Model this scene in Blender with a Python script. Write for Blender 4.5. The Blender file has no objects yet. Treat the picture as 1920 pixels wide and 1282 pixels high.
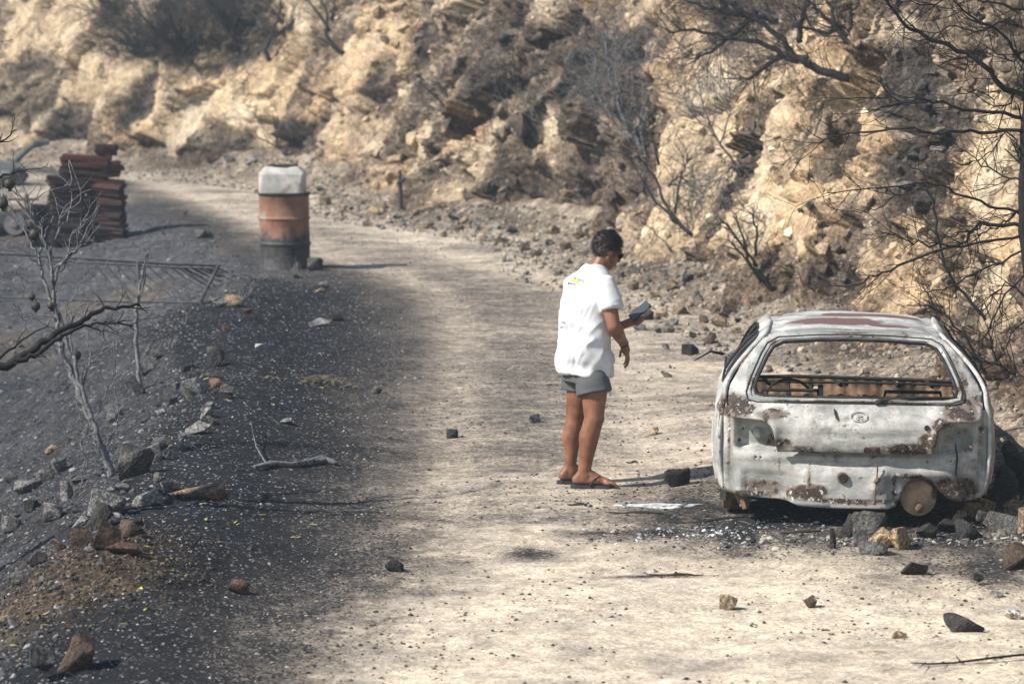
import bpy, bmesh, math, random
import numpy as np
from mathutils import Vector, Matrix, Euler
from mathutils.geometry import delaunay_2d_cdt

# ------------------------------------------------------------------ camera, world, sun, exposure
scene = bpy.context.scene
COL = scene.collection
FPX = 6000.0                      # focal length in photo pixels (photo 1920 wide)
CAMZ = 3.33
PITCH = math.atan(541.0 / FPX)
cam = bpy.data.cameras.new("camera")
cam.sensor_fit = 'HORIZONTAL'; cam.sensor_width = 36.0
cam.lens = FPX / 1920.0 * 36.0
cam.clip_start = 0.5; cam.clip_end = 2000
cam.dof.use_dof = True; cam.dof.focus_distance = 20.0; cam.dof.aperture_fstop = 3.6
camo = bpy.data.objects.new("camera", cam); COL.objects.link(camo)
camo.location = (0, 0, CAMZ); camo.rotation_euler = (math.pi/2 - PITCH, 0, 0)
scene.camera = camo

SUN_EL, SUN_AZ = math.radians(41), math.radians(24)     # light travels towards +x and, turned by AZ, +y
trav = Vector((math.cos(SUN_AZ)*math.cos(SUN_EL), math.sin(SUN_AZ)*math.cos(SUN_EL), -math.sin(SUN_EL)))
sun = bpy.data.lights.new("sun", 'SUN'); sun.energy = 5.0; sun.angle = math.radians(0.6); sun.color = (1.0, 0.935, 0.845)
suno = bpy.data.objects.new("sun", sun); COL.objects.link(suno)
suno.rotation_euler = trav.to_track_quat('-Z', 'Y').to_euler(); suno.location = (-20, -15, 25)
world = bpy.data.worlds.new("World"); scene.world = world; world.use_nodes = True
wn = world.node_tree.nodes; wl = world.node_tree.links
bg = wn.get('Background') or wn.new('ShaderNodeBackground')
out = wn.get('World Output') or wn.new('ShaderNodeOutputWorld')
sky = wn.new('ShaderNodeTexSky'); sky.sky_type = 'NISHITA'; sky.sun_disc = False
sky.sun_elevation = SUN_EL; sky.sun_rotation = math.atan2(-trav.x, -trav.y)
sky.air_density = 1.3; sky.dust_density = 0.4; sky.ozone_density = 2.5
wl.new(sky.outputs[0], bg.inputs[0]); bg.inputs[1].default_value = 0.10
wl.new(bg.outputs[0], out.inputs[0])
scene.view_settings.view_transform = 'Standard'; scene.view_settings.look = 'None'
scene.view_settings.exposure = 0.5; scene.view_settings.gamma = 1.0
scene.view_settings.use_curve_mapping = False
scene.cycles.use_denoising = True
scene.cycles.max_bounces = 6; scene.cycles.diffuse_bounces = 3; scene.cycles.volume_bounces = 1
scene.cycles.volume_step_rate = 5; scene.cycles.caustics_reflective = False; scene.cycles.caustics_refractive = False

# ------------------------------------------------------------------ helpers: pixels of the photograph <-> world
CT, ST = math.cos(PITCH), math.sin(PITCH)
def pix(px, py, d):
    a = (px-960)/FPX*d; b = (641-py)/FPX*d
    return Vector((a, d*CT + b*ST, CAMZ - d*ST + b*CT))
def project(P):
    P = np.asarray(P, float); x = P[..., 0]; y = P[..., 1]; z = P[..., 2]-CAMZ
    d = y*CT - z*ST; b = y*ST + z*CT
    return 960 + FPX*x/d, 641 - FPX*b/d, d

# ------------------------------------------------------------------ helpers: numpy noise
def _hash(ix, iy, iz, seed):
    h = (ix*374761393 + iy*668265263 + iz*2147483647 % 4294967291 + iz*1274126177 + seed*974634777) & 0xFFFFFFFF
    h = ((h ^ (h >> 13)) * 1274126177) & 0xFFFFFFFF
    h = ((h ^ (h >> 16)) * 2246822519) & 0xFFFFFFFF
    h = h ^ (h >> 15)
    return (h & 0xFFFFFF) / float(0xFFFFFF)
def vnoise(x, y, z, seed=0):
    x, y, z = np.broadcast_arrays(np.asarray(x, float), np.asarray(y, float), np.asarray(z, float))
    fx, fy, fz = np.floor(x), np.floor(y), np.floor(z)
    ix, iy, iz = fx.astype(np.int64), fy.astype(np.int64), fz.astype(np.int64)
    tx, ty, tz = x-fx, y-fy, z-fz
    tx = tx*tx*tx*(tx*(tx*6-15)+10); ty = ty*ty*ty*(ty*(ty*6-15)+10); tz = tz*tz*tz*(tz*(tz*6-15)+10)
    r = 0
    for dx in (0, 1):
        wx = tx if dx else 1-tx
        for dy in (0, 1):
            wy = ty if dy else 1-ty
            for dz in (0, 1):
                wz = tz if dz else 1-tz
                r = r + wx*wy*wz*_hash(ix+dx, iy+dy, iz+dz, seed)
    return r*2-1
def fbm(x, y, z=0.0, f=1.0, octv=4, gain=0.5, seed=0):
    s = 0; a = 1.0; t = 0
    for o in range(octv):
        s = s + a*vnoise(np.asarray(x)*f+o*17.3, np.asarray(y)*f+o*9.1, np.asarray(z)*f+o*5.7, seed+o); t += a
        a *= gain; f *= 2.03
    return s/t
def worley(x, y, z, f, seed=0):
    x = x*f; y = y*f; z = z*f
    ix, iy, iz = np.floor(x).astype(np.int64), np.floor(y).astype(np.int64), np.floor(z).astype(np.int64)
    f1 = np.full(x.shape, 9.0); f2 = np.full(x.shape, 9.0); cid = np.zeros(x.shape)
    for dx in (-1, 0, 1):
        for dy in (-1, 0, 1):
            for dz in (-1, 0, 1):
                cx, cy, cz = ix+dx, iy+dy, iz+dz
                qx = cx+_hash(cx, cy, cz, seed); qy = cy+_hash(cx, cy, cz, seed+1); qz = cz+_hash(cx, cy, cz, seed+2)
                dd = np.sqrt((qx-x)**2+(qy-y)**2+(qz-z)**2)
                nearer = dd < f1
                f2 = np.where(nearer, f1, np.minimum(f2, dd))
                cid = np.where(nearer, _hash(cx, cy, cz, seed+3), cid)
                f1 = np.where(nearer, dd, f1)
    return f1, f2, cid
def facets(u, h, f, seed):
    """broken flat faces: every cell of a jittered grid gets its own depth and its own tilt"""
    x = u*f; y = h*f*1.25; ix = np.floor(x).astype(np.int64); iy = np.floor(y).astype(np.int64); z0 = ix*0
    best = np.full(x.shape, 9.0); out = np.zeros(x.shape); rid_ = np.zeros(x.shape)
    for dx in (-1, 0, 1):
        for dy in (-1, 0, 1):
            cx, cy = ix+dx, iy+dy
            qx = cx+_hash(cx, cy, z0, seed); qy = cy+_hash(cx, cy, z0, seed+1)
            d = np.abs(qx-x)*0.8+np.abs(qy-y)+0.35*np.hypot(qx-x, qy-y); a = _hash(cx, cy, z0, seed+2)
            v = (a-.5)*.55+(_hash(cx, cy, z0, seed+3)-.5)*1.1*(x-qx)+(_hash(cx, cy, z0, seed+4)-.65)*1.0*(y-qy)
            k = d < best; best = np.where(k, d, best); out = np.where(k, v, out); rid_ = np.where(k, a, rid_)
    return out/f, rid_
def sstep(a, b, x):
    t = np.clip((x-a)/(b-a), 0, 1); return t*t*(3-2*t)

# ------------------------------------------------------------------ helpers: objects
def link(name, me, mat=None, parent=None, smooth=None):
    o = bpy.data.objects.new(name, me); COL.objects.link(o)
    if mat is not None and len(me.materials) == 0: me.materials.append(mat)
    if parent is not None: o.parent = parent
    if smooth is not None: me.polygons.foreach_set('use_smooth', [smooth]*len(me.polygons))
    return o
def tag(o, label=None, cat=None, group=None, kind=None):
    if label: o['label'] = label
    if cat: o['category'] = cat
    if group: o['group'] = group
    if kind: o['kind'] = kind
    return o
def thing(name, label, cat, loc=(0, 0, 0), group=None, rot=(0, 0, 0)):
    o = bpy.data.objects.new(name, None); COL.objects.link(o); o.empty_display_size = 0.1
    o.location = loc; o.rotation_euler = rot
    return tag(o, label, cat, group)
def mesh_np(name, V, F, cols=None, smooth=False):
    V = np.ascontiguousarray(V, dtype=np.float32); F = np.ascontiguousarray(F, dtype=np.int32)
    me = bpy.data.meshes.new(name); n = F.shape[1]
    me.vertices.add(len(V)); me.vertices.foreach_set('co', V.ravel())
    me.loops.add(F.size); me.loops.foreach_set('vertex_index', F.ravel())
    me.polygons.add(len(F)); me.polygons.foreach_set('loop_start', np.arange(0, F.size, n, dtype=np.int32))
    try: me.polygons.foreach_set('loop_total', np.full(len(F), n, dtype=np.int32))
    except Exception: pass
    me.polygons.foreach_set('use_smooth', np.full(len(F), smooth))
    if cols is not None: set_col(me, cols)
    me.update(calc_edges=True); me.validate()
    return me
def set_col(me, cols, name='Col'):
    a = me.color_attributes.new(name, 'FLOAT_COLOR', 'POINT')
    c = np.ones((len(me.vertices), 4), np.float32); c[:, :cols.shape[1]] = cols
    a.data.foreach_set('color', c.ravel())
def coords(me):
    a = np.zeros(len(me.vertices)*3, np.float32); me.vertices.foreach_get('co', a); return a.reshape(-1, 3)
def normals(me):
    a = np.zeros(len(me.vertices)*3, np.float32); me.vertices.foreach_get('normal', a); return a.reshape(-1, 3)
class MB:
    def __init__(s): s.V = []; s.F = []
    def box(s, c, size, M=None):
        b = len(s.V); c = Vector(c)
        for x in (-.5, .5):
            for y in (-.5, .5):
                for z in (-.5, .5):
                    p = Vector((x*size[0], y*size[1], z*size[2]))
                    if M is not None: p = M @ p
                    s.V.append(p + c)
        for f in ((0, 1, 3, 2), (4, 6, 7, 5), (0, 4, 5, 1), (2, 3, 7, 6), (0, 2, 6, 4), (1, 5, 7, 3)):
            s.F.append(tuple(b+i for i in f))
    def tube(s, pts, rad, n=6, cap=True, flat=1.0):
        pts = [Vector(p) for p in pts]; b = len(s.V); k = len(pts)
        if not hasattr(rad, '__len__'): rad = [rad]*k
        up = None
        for i, p in enumerate(pts):
            t = (pts[min(i+1, k-1)]-pts[max(i-1, 0)])
            if t.length < 1e-9: t = Vector((0, 0, 1))
            t.normalize()
            if up is None:
                up = t.cross(Vector((0.31, 0.87, 0.37)))
                if up.length < 1e-3: up = t.cross(Vector((1, 0, 0)))
            else:
                up = up - t*up.dot(t)
                if up.length < 1e-6: up = t.orthogonal()
            up.normalize(); w = t.cross(up)
            for j in range(n):
                a = 2*math.pi*j/n
                s.V.append(p + (up*math.cos(a)*flat + w*math.sin(a))*rad[i])
        for i in range(k-1):
            for j in range(n):
                j2 = (j+1) % n
                s.F.append((b+i*n+j, b+i*n+j2, b+(i+1)*n+j2, b+(i+1)*n+j))
        if cap:
            s.F.append(tuple(b+j for j in reversed(range(n)))); s.F.append(tuple(b+(k-1)*n+j for j in range(n)))
    def capsule(s, p0, p1, r0, r1, n=14):
        p0, p1 = Vector(p0), Vector(p1); t = (p1-p0); L = t.length; t = t/L if L > 1e-9 else Vector((0, 0, 1))
        pts = []; rr = []
        for i in range(5):
            a = math.pi/2*(1-i/4.0); pts.append(p0 - t*r0*math.sin(a)); rr.append(max(r0*math.cos(a), r0*0.02))
        for i in range(5):
            a = math.pi/2*(i/4.0); pts.append(p1 + t*r1*math.sin(a)); rr.append(max(r1*math.cos(a), r1*0.02))
        s.tube(pts, rr, n)
    def chain(s, pts, rad, n=14):
        for i in range(len(pts)-1): s.capsule(pts[i], pts[i+1], rad[i], rad[i+1], n)
    def ellipsoid(s, c, ax, M=None, n=16, m=10):
        b = len(s.V); c = Vector(c)
        for i in range(m+1):
            th = math.pi*i/m
            for j in range(n):
                ph = 2*math.pi*j/n
                st = max(math.sin(th), 0.01)
                p = Vector((ax[0]*st*math.cos(ph), ax[1]*st*math.sin(ph), ax[2]*math.cos(th)))
                if M is not None: p = M @ p
                s.V.append(c+p)
        for i in range(m):
            for j in range(n):
                j2 = (j+1) % n
                s.F.append((b+i*n+j, b+(i+1)*n+j, b+(i+1)*n+j2, b+i*n+j2))
        s.F.append(tuple(b+j for j in range(n))); s.F.append(tuple(b+m*n+j for j in reversed(range(n))))
    def rings(s, R, cap=True):
        b = len(s.V); n = len(R[0])
        for r in R: s.V.extend(Vector(p) for p in r)
        for i in range(len(R)-1):
            for j in range(n):
                j2 = (j+1) % n
                s.F.append((b+i*n+j, b+i*n+j2, b+(i+1)*n+j2, b+(i+1)*n+j))
        if cap:
            s.F.append(tuple(b+j for j in reversed(range(n)))); s.F.append(tuple(b+(len(R)-1)*n+j for j in range(n)))
    def mesh(s, name, origin=(0, 0, 0), smooth=False):
        o = Vector(origin); me = bpy.data.meshes.new(name)
        me.from_pydata([tuple(v-o) for v in s.V], [], s.F)
        if smooth: me.polygons.foreach_set('use_smooth', [True]*len(me.polygons))
        me.update(); return me
    def obj(s, name, mat, parent=None, origin=(0, 0, 0), smooth=False):
        return link(name, s.mesh(name, origin, smooth), mat, parent)
def remesh(mb, voxel, origin=(0, 0, 0), smooth_it=4, name='body'):
    o = link('tmp', mb.mesh('tmp', origin)); bm = bmesh.new(); bm.from_mesh(o.data)
    bmesh.ops.recalc_face_normals(bm, faces=bm.faces); bm.to_mesh(o.data); bm.free()
    m = o.modifiers.new('r', 'REMESH'); m.mode = 'VOXEL'; m.voxel_size = voxel
    if smooth_it:
        k = o.modifiers.new('s', 'SMOOTH'); k.factor = 0.5; k.iterations = smooth_it
    dg = bpy.context.evaluated_depsgraph_get(); dg.update()
    me = bpy.data.meshes.new_from_object(o.evaluated_get(dg)); me.name = name
    bpy.data.objects.remove(o); me.polygons.foreach_set('use_smooth', [True]*len(me.polygons))
    me.materials.clear()
    return me

# ------------------------------------------------------------------ helpers: materials
class NT:
    def __init__(s, name):
        s.m = bpy.data.materials.new(name); s.m.use_nodes = True; s.t = s.m.node_tree
        s.b = s.t.nodes.get('Principled BSDF'); s.out = s.t.nodes.get('Material Output')
    def n(s, typ, **kw):
        nd = s.t.nodes.new(typ)
        for k, v in kw.items(): setattr(nd, k, v)
        return nd
    def l(s, a, b): s.t.links.new(a, b)
    def inp(s, nd, key, v):
        if v is None: return
        if hasattr(v, 'is_output'): s.l(v, nd.inputs[key])
        elif isinstance(v, (tuple, list)) and len(v) == 3 and nd.inputs[key].type == 'RGBA': nd.inputs[key].default_value = (*v, 1)
        else: nd.inputs[key].default_value = v
    def coord(s, kind='Object', scale=None):
        c = s.n('ShaderNodeTexCoord').outputs[kind]
        if scale is None: return c
        mp = s.n('ShaderNodeMapping'); s.l(c, mp.inputs[0]); mp.inputs['Scale'].default_value = scale
        return mp.outputs[0]
    def noise(s, vec, scale, detail=4, rough=0.55, dist=0.0):
        nd = s.n('ShaderNodeTexNoise'); s.inp(nd, 'Vector', vec)
        nd.inputs['Scale'].default_value = scale; nd.inputs['Detail'].default_value = detail
        nd.inputs['Roughness'].default_value = rough; nd.inputs['Distortion'].default_value = dist
        return nd.outputs[0]
    def vor(s, vec, scale, feat='F1', outp='Distance', rnd=1.0):
        nd = s.n('ShaderNodeTexVoronoi'); nd.feature = feat; s.inp(nd, 'Vector', vec); nd.inputs['Scale'].default_value = scale
        nd.inputs['Randomness'].default_value = rnd
        return nd.outputs[outp]
    def ramp(s, v, a, b, lo=0.0, hi=1.0):
        nd = s.n('ShaderNodeMapRange'); nd.interpolation_type = 'SMOOTHSTEP'; s.inp(nd, 0, v)
        for i, x in enumerate((a, b, lo, hi)): s.inp(nd, i+1, x)
        return nd.outputs[0]
    def math(s, op, a, b=None, clamp=False):
        nd = s.n('ShaderNodeMath'); nd.operation = op; nd.use_clamp = clamp; s.inp(nd, 0, a); s.inp(nd, 1, b); return nd.outputs[0]
    def mix(s, f, a, b, mode='MIX'):
        nd = s.n('ShaderNodeMix'); nd.data_type = 'RGBA'; nd.blend_type = mode
        s.inp(nd, 0, f)
        for sock, v in ((nd.inputs[6], a), (nd.inputs[7], b)):
            if hasattr(v, 'is_output'): s.l(v, sock)
            else: sock.default_value = (*v, 1)
        return nd.outputs[2]
    def attr(s, name='Col'):
        return s.n('ShaderNodeVertexColor', layer_name=name).outputs[0]
    def sep(s, c):
        nd = s.n('ShaderNodeSeparateColor'); s.l(c, nd.inputs[0]); return nd.outputs
    def bump(s, h, strength, dist=0.02, normal=None):
        nd = s.n('ShaderNodeBump'); s.inp(nd, 'Height', h); nd.inputs['Strength'].default_value = strength
        nd.inputs['Distance'].default_value = dist
        if normal is not None: s.l(normal, nd.inputs['Normal'])
        return nd.outputs[0]
    def done(s, col=None, rough=0.8, normal=None, metal=0.0, spec=None):
        if col is not None: s.inp(s.b, 'Base Color', col)
        s.inp(s.b, 'Roughness', rough); s.inp(s.b, 'Metallic', metal)
        if spec is not None: s.b.inputs['Specular IOR Level'].default_value = spec
        if normal is not None: s.l(normal, s.b.inputs['Normal'])
        return s.m

def simple(name, c, rough=0.7, metal=0.0, var=0.25, scale=12, bump=0.0, spec=0.3, dark=None):
    t = NT(name); v = t.coord()
    f = t.noise(v, scale, 5, 0.6)
    col = t.mix(t.ramp(f, 0.3, 0.7), tuple(x*(1-var) for x in c), tuple(min(1, x*(1+var)) for x in c))
    if dark is not None:
        g = t.noise(v, scale*0.35, 4, 0.6); col = t.mix(t.ramp(g, dark[1], dark[1]+0.12), col, dark[0])
    nrm = t.bump(f, bump, 0.01) if bump else None
    return t.done(col, rough, nrm, metal, spec)

def earth_mat(name, k=1.0, cell=62, cracks=0.0, grit=0.5):
    t = NT(name); v = t.coord(); c = t.attr()
    lum = t.n('ShaderNodeRGBToBW'); t.l(c, lum.inputs[0]); calm = t.ramp(lum.outputs[0], 0.26, 0.46, 1.0, 0.45 if cracks else 0.55)
    n0 = t.noise(v, 2.3*k, 5, 0.65); n1 = t.noise(v, 9*k, 6, 0.68); n2 = t.noise(v, 42*k, 5, 0.65); n3 = t.noise(v, 130*k, 2, 0.5)
    col = t.mix(1.0, c, t.mix(t.ramp(n0, 0.3, 0.72), (0.78, 0.78, 0.80), (1.16, 1.14, 1.1)), 'MULTIPLY')
    col = t.mix(calm, col, t.mix(t.ramp(n1, 0.3, 0.70), (0.60, 0.60, 0.62), (1.28, 1.26, 1.22)), 'MULTIPLY')
    col = t.mix(calm, col, t.mix(t.ramp(n2, 0.34, 0.66), (0.55, 0.54, 0.54), (1.30, 1.29, 1.27)), 'MULTIPLY')
    cr_ = t.sep(t.vor(v, cell, 'F1', 'Color'))[0]; cr2 = t.sep(t.vor(v, cell*0.38, 'F1', 'Color'))[1]
    col = t.mix(t.math('MULTIPLY', calm, grit), col, t.mix(t.ramp(cr_, 0.0, 1.0), (0.45, 0.45, 0.46), (1.5, 1.5, 1.48)), 'MULTIPLY')
    col = t.mix(t.math('MULTIPLY', calm, grit*0.7), col, t.mix(t.ramp(cr2, 0.0, 1.0), (0.6, 0.6, 0.6), (1.35, 1.34, 1.32)), 'MULTIPLY')
    dk = t.ramp(lum.outputs[0], 0.16, 0.05)
    wf = t.math('MULTIPLY', t.math('MULTIPLY', t.ramp(cr_, 0.93, 0.97), t.ramp(t.vor(v, cell), 0.32, 0.2)), dk)
    col = t.mix(t.math('MULTIPLY', wf, 0.8), col, (0.38, 0.38, 0.385))
    if not cracks:      # charcoal strewn over the dust, thinning out grain by grain
        al = t.n('ShaderNodeVertexColor', layer_name='Col').outputs[1]
        gr = t.math('ADD', t.math('MULTIPLY', t.math('SUBTRACT', cr_, 0.5), 0.75), t.math('ADD', t.math('MULTIPLY', t.math('SUBTRACT', n2, 0.5), 1.1), t.math('MULTIPLY', t.math('SUBTRACT', n1, 0.5), 0.7)))
        cm = t.ramp(t.math('ADD', al, gr), 0.46, 0.56)
        col = t.mix(t.math('MULTIPLY', cm, 0.93), col, t.mix(n2, (0.009, 0.010, 0.012), (0.038, 0.040, 0.045)))
        col = t.mix(t.math('MULTIPLY', t.math('MULTIPLY', t.ramp(cr_, 0.95, 0.98), cm), 0.7), col, (0.30, 0.30, 0.305))
    sp = t.math('MULTIPLY', t.ramp(t.vor(v, 30*k), 0.17, 0.08), t.ramp(t.noise(v, 3.1*k, 3), 0.46, 0.64))
    col = t.mix(t.math('MULTIPLY', sp, 0.6), col, (0.055, 0.047, 0.04))
    if cracks:
        for scl, sx in ((3.2, 1.6), (7.5, 1.4)):
            cr = t.vor(t.coord(scale=(1, 1, sx)), scl, 'DISTANCE_TO_EDGE')
            crm = t.math('MULTIPLY', t.ramp(cr, 0.07, 0.0), t.ramp(t.noise(v, 1.9, 4), 0.47, 0.6))
            col = t.mix(t.math('MULTIPLY', crm, cracks), col, (0.075, 0.058, 0.045))
    h = t.math('ADD', t.math('MULTIPLY', n1, 1.4), t.math('ADD', t.math('MULTIPLY', n2, 0.7), t.math('MULTIPLY', t.math('ADD', n3, t.math('MULTIPLY', cr_, 0.5)), 0.25)))
    return t.done(col, 0.95, t.bump(h, 0.8 if cracks else 0.4, (0.045 if cracks else 0.03)/k), spec=0.0)
M_GROUND = earth_mat('ground_earth', 1.0, 62, 0.0, 0.55)
M_CLIFF = earth_mat('cliff_earth', 0.8, 26, 0.85, 0.6)

def rock_mat(name):
    t = NT(name); v = t.coord('Object'); oi = t.n('ShaderNodeObjectInfo')
    mp = t.n('ShaderNodeVectorMath'); mp.operation = 'ADD'; t.l(t.n('ShaderNodeNewGeometry').outputs['Position'], mp.inputs[0])
    mp.inputs[1].default_value = (3.3, 1.7, 0.4); w = mp.outputs[0]
    n1 = t.noise(w, 9, 5, 0.65); n2 = t.noise(w, 45, 4, 0.6); n3 = t.noise(w, 3.2, 3, 0.5)
    col = t.mix(t.ramp(n1, 0.3, 0.7), t.mix(1.0, oi.outputs['Color'], (0.55, 0.55, 0.58), 'MULTIPLY'), t.mix(1.0, oi.outputs['Color'], (1.3, 1.25, 1.18), 'MULTIPLY'))
    col = t.mix(t.ramp(n2, 0.45, 0.6, 0, 0.65), col, (0.05, 0.048, 0.046))
    col = t.mix(t.ramp(n3, 0.54, 0.62, 0, 0.75), col, (0.035, 0.035, 0.038))
    n4 = t.noise(w, 85, 4, 0.65); col = t.mix(0.85, col, t.mix(t.ramp(n4, .36, .64), (.55, .55, .55), (1.5, 1.48, 1.44)), 'MULTIPLY')
    h = t.math('ADD', n1, t.math('ADD', t.math('MULTIPLY', n2, 0.6), t.math('MULTIPLY', n4, 0.3)))
    return t.done(col, 0.95, t.bump(h, 0.9, 0.03), spec=0.08)
M_ROCK = rock_mat('burnt_rock')
def vc_mat(name, rough=0.9):
    t = NT(name); return t.done(t.attr(), rough, spec=0.2)
M_GRAVEL = vc_mat('gravel'); M_LEAF = vc_mat('leaf_bits', 0.7)
M_BARK_GREY = simple('ash_grey_bark', (0.16, 0.16, 0.165), 0.9, var=0.5, scale=40, bump=0.4, dark=((0.035, 0.033, 0.033), 0.55))
M_BARK_BLACK = simple('charred_bark', (0.014, 0.013, 0.013), 0.85, var=0.5, scale=40, bump=0.4)
M_BARK_BROWN = simple('scorched_bark', (0.042, 0.040, 0.040), 0.9, var=0.5, scale=30, bump=0.4)
M_FRUIT = simple('charred_fruit', (0.045, 0.04, 0.03), 0.6, var=0.6, scale=30, bump=0.2)

# ------------------------------------------------------------------ terrain: cliff foot line and ground height
FOOT = np.array([(9.0, -30), (7.5, -8), (5.8, 6), (4.7, 15), (4.05, 19.5), (3.75, 22.5), (3.45, 26), (2.95, 30), (2.15, 33.6), (1.35, 36.2),
                 (1.35, 38.2), (1.0, 40.4), (0.1, 42.2), (-0.9, 44.0), (-1.6, 46.0), (-2.3, 49.2), (-3.4, 51.6), (-5.2, 54.0), (-7.4, 57.2), (-10.2, 60.5), (-16, 65), (-30, 73), (-62, 85)], float)
def catmull(P, n):
    out = []
    for i in range(len(P)-1):
        p0 = P[max(i-1, 0)]; p1 = P[i]; p2 = P[i+1]; p3 = P[min(i+2, len(P)-1)]
        for k in range(n):
            t = k/n
            out.append(0.5*((2*p1)+(-p0+p2)*t+(2*p0-5*p1+4*p2-p3)*t*t+(-p0+3*p1-3*p2+p3)*t**3))
    out.append(P[-1]); return np.array(out)
FOOTD = catmull(FOOT, 40)
FOOTC = FOOTD[::10]
def foot_dist(X, Y):
    shp = X.shape; X = X.ravel(); Y = Y.ravel(); r = np.empty(X.shape)
    A = FOOTC[:-1]; B = FOOTC[1:]; D = B-A; L2 = (D**2).sum(1)
    for i in range(0, len(X), 20000):
        x = X[i:i+20000, None]; y = Y[i:i+20000, None]
        t = np.clip(((x-A[:, 0])*D[:, 0]+(y-A[:, 1])*D[:, 1])/L2, 0, 1)
        dx = x-A[:, 0]-t*D[:, 0]; dy = y-A[:, 1]-t*D[:, 1]
        dd = np.hypot(dx, dy); k = dd.argmin(1); ii = np.arange(len(k))
        side = np.sign(D[k, 0]*dy[ii, k]-D[k, 1]*dx[ii, k])     # + on the road side
        r[i:i+20000] = dd[ii, k]*side
    return r.reshape(shp)
XC_Y = [-30, 10, 15, 20, 26, 28.5, 30.5, 32, 33, 34, 36, 38, 42, 46, 53, 60, 90]
XC_X = [-2.3, -2.3, -2.3, -2.45, -2.5, -2.9, -3.25, -3.15, -2.9, -2.75, -3.0, -3.4, -4.3, -5.6, -8.5, -13, -60]
XL_Y = [0, 15, 18, 21, 26, 31, 34, 36, 38, 41, 47, 53, 60, 90]           # edge of the pale roadway
XL_X = [-1.4, -1.4, -1.0, -1.25, -1.25, -1.35, -1.6, -2.1, -2.9, -3.7, -5.2, -7.0, -11, -50]
def heights(X, Y):
    X = np.asarray(X, float); Y = np.asarray(Y, float)
    z = 0.024*np.clip(Y, -40, 75)
    xc = np.interp(Y, XC_Y, XC_X)
    L = np.maximum(xc-X, 0); Ls = L*L/(L+0.35)
    t = np.interp(Y, [0, 30, 35, 38, 60], [0.52, 0.62, 0.5, 0.33, 0.2])
    sd = t*Ls
    td = 0.27+np.maximum(0, 41-Y)*0.115 - 0.15*sstep(42, 52, Y)
    td = np.minimum(td, 3.2)
    drop = -0.12*np.logaddexp(-sd/0.12, -td/0.12) + 0.12*np.logaddexp(0, -td/0.12)
    z = z - drop
    w = 1-sstep(32, 34.5, Y)
    z = z + 0.10*w*np.exp(-((X-(xc+0.45))/0.6)**2)
    z = z + 0.16*np.exp(-((X+2.25)/0.5)**2-((Y-17.2)/0.9)**2)                # earth mound at the near left
    fd = foot_dist(X, Y)
    al = 0.6+0.5*vnoise(Y*0.5, X*0.3, 3.3, 5)
    z = z + 0.42*np.clip(1-fd/1.15, 0, 1.2)**2*al
    z = z + 0.06*sstep(0.3, 1.8, X)*sstep(16.0, 18.6, Y)*(1-sstep(23, 27, Y))
    rough = np.clip(0.25+1.2*np.minimum(L, 1)+1.0*np.clip(1-fd/1.4, 0, 1)+0.6*sstep(0.0, -0.9, X-np.interp(Y, XL_Y, XL_X)), 0, 1.6)
    z = z + rough*0.05*fbm(X, Y, 0, 2.2, 4, 0.55, 11) + rough*0.022*fbm(X, Y, 0, 9, 3, 0.55, 31) + 0.02*fbm(X, Y, 0, 0.5, 2, 0.5, 3)
    rut = np.exp(-((X-np.interp(Y, XL_Y, XL_X)-0.75)/0.28)**2)+np.exp(-((X-np.interp(Y, XL_Y, XL_X)-2.2)/0.28)**2)
    z = z - 0.02*rut
    return z
def hz(x, y): return float(heights(np.array([x]), np.array([y]))[0])
_DS = np.arange(11.0, 75.0, 0.06)
_B = {}
def gpix(px, py, lift=0.0):
    """first point of the ground under a pixel of the photograph"""
    a = (px-960)/FPX*_DS; b = (641-py)/FPX*_DS
    Y = _DS*CT+b*ST; Z = CAMZ-_DS*ST+b*CT
    H = heights(a, Y); k = np.argmax(Z < H)
    d0, d1 = _DS[k-1], _DS[k]; g0, g1 = Z[k-1]-H[k-1], Z[k]-H[k]
    d = d0+(d1-d0)*g0/(g0-g1+1e-9)
    P = pix(px, py, d); P.z += lift; return P
def sc(P): return FPX/(P.y*CT-(P.z-CAMZ)*ST)      # photo pixels per metre at P

# ------------------------------------------------------------------ ground
def axis(parts):
    out = []
    for a, b, st in parts:
        n = max(1, int(round((b-a)/st))); out += list(np.linspace(a, b, n, endpoint=False))
    return np.array(out+[parts[-1][1]])
gx = axis([(-140, -40, 12), (-40, -16, 1.5), (-16, -9, 0.16), (-9, -4.2, 0.07), (-4.2, 4.4, 0.036), (4.4, 8, 0.3), (8, 40, 4), (40, 140, 14)])
gy = axis([(-90, -10, 10), (-10, 9, 1.0), (9, 13.5, 0.15), (13.5, 24, 0.042), (24, 36, 0.06), (36, 48, 0.09), (48, 64, 0.13), (64, 80, 1.0), (80, 200, 12)])
GX, GY = np.meshgrid(gx, gy)
GZ = heights(GX, GY)
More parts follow.
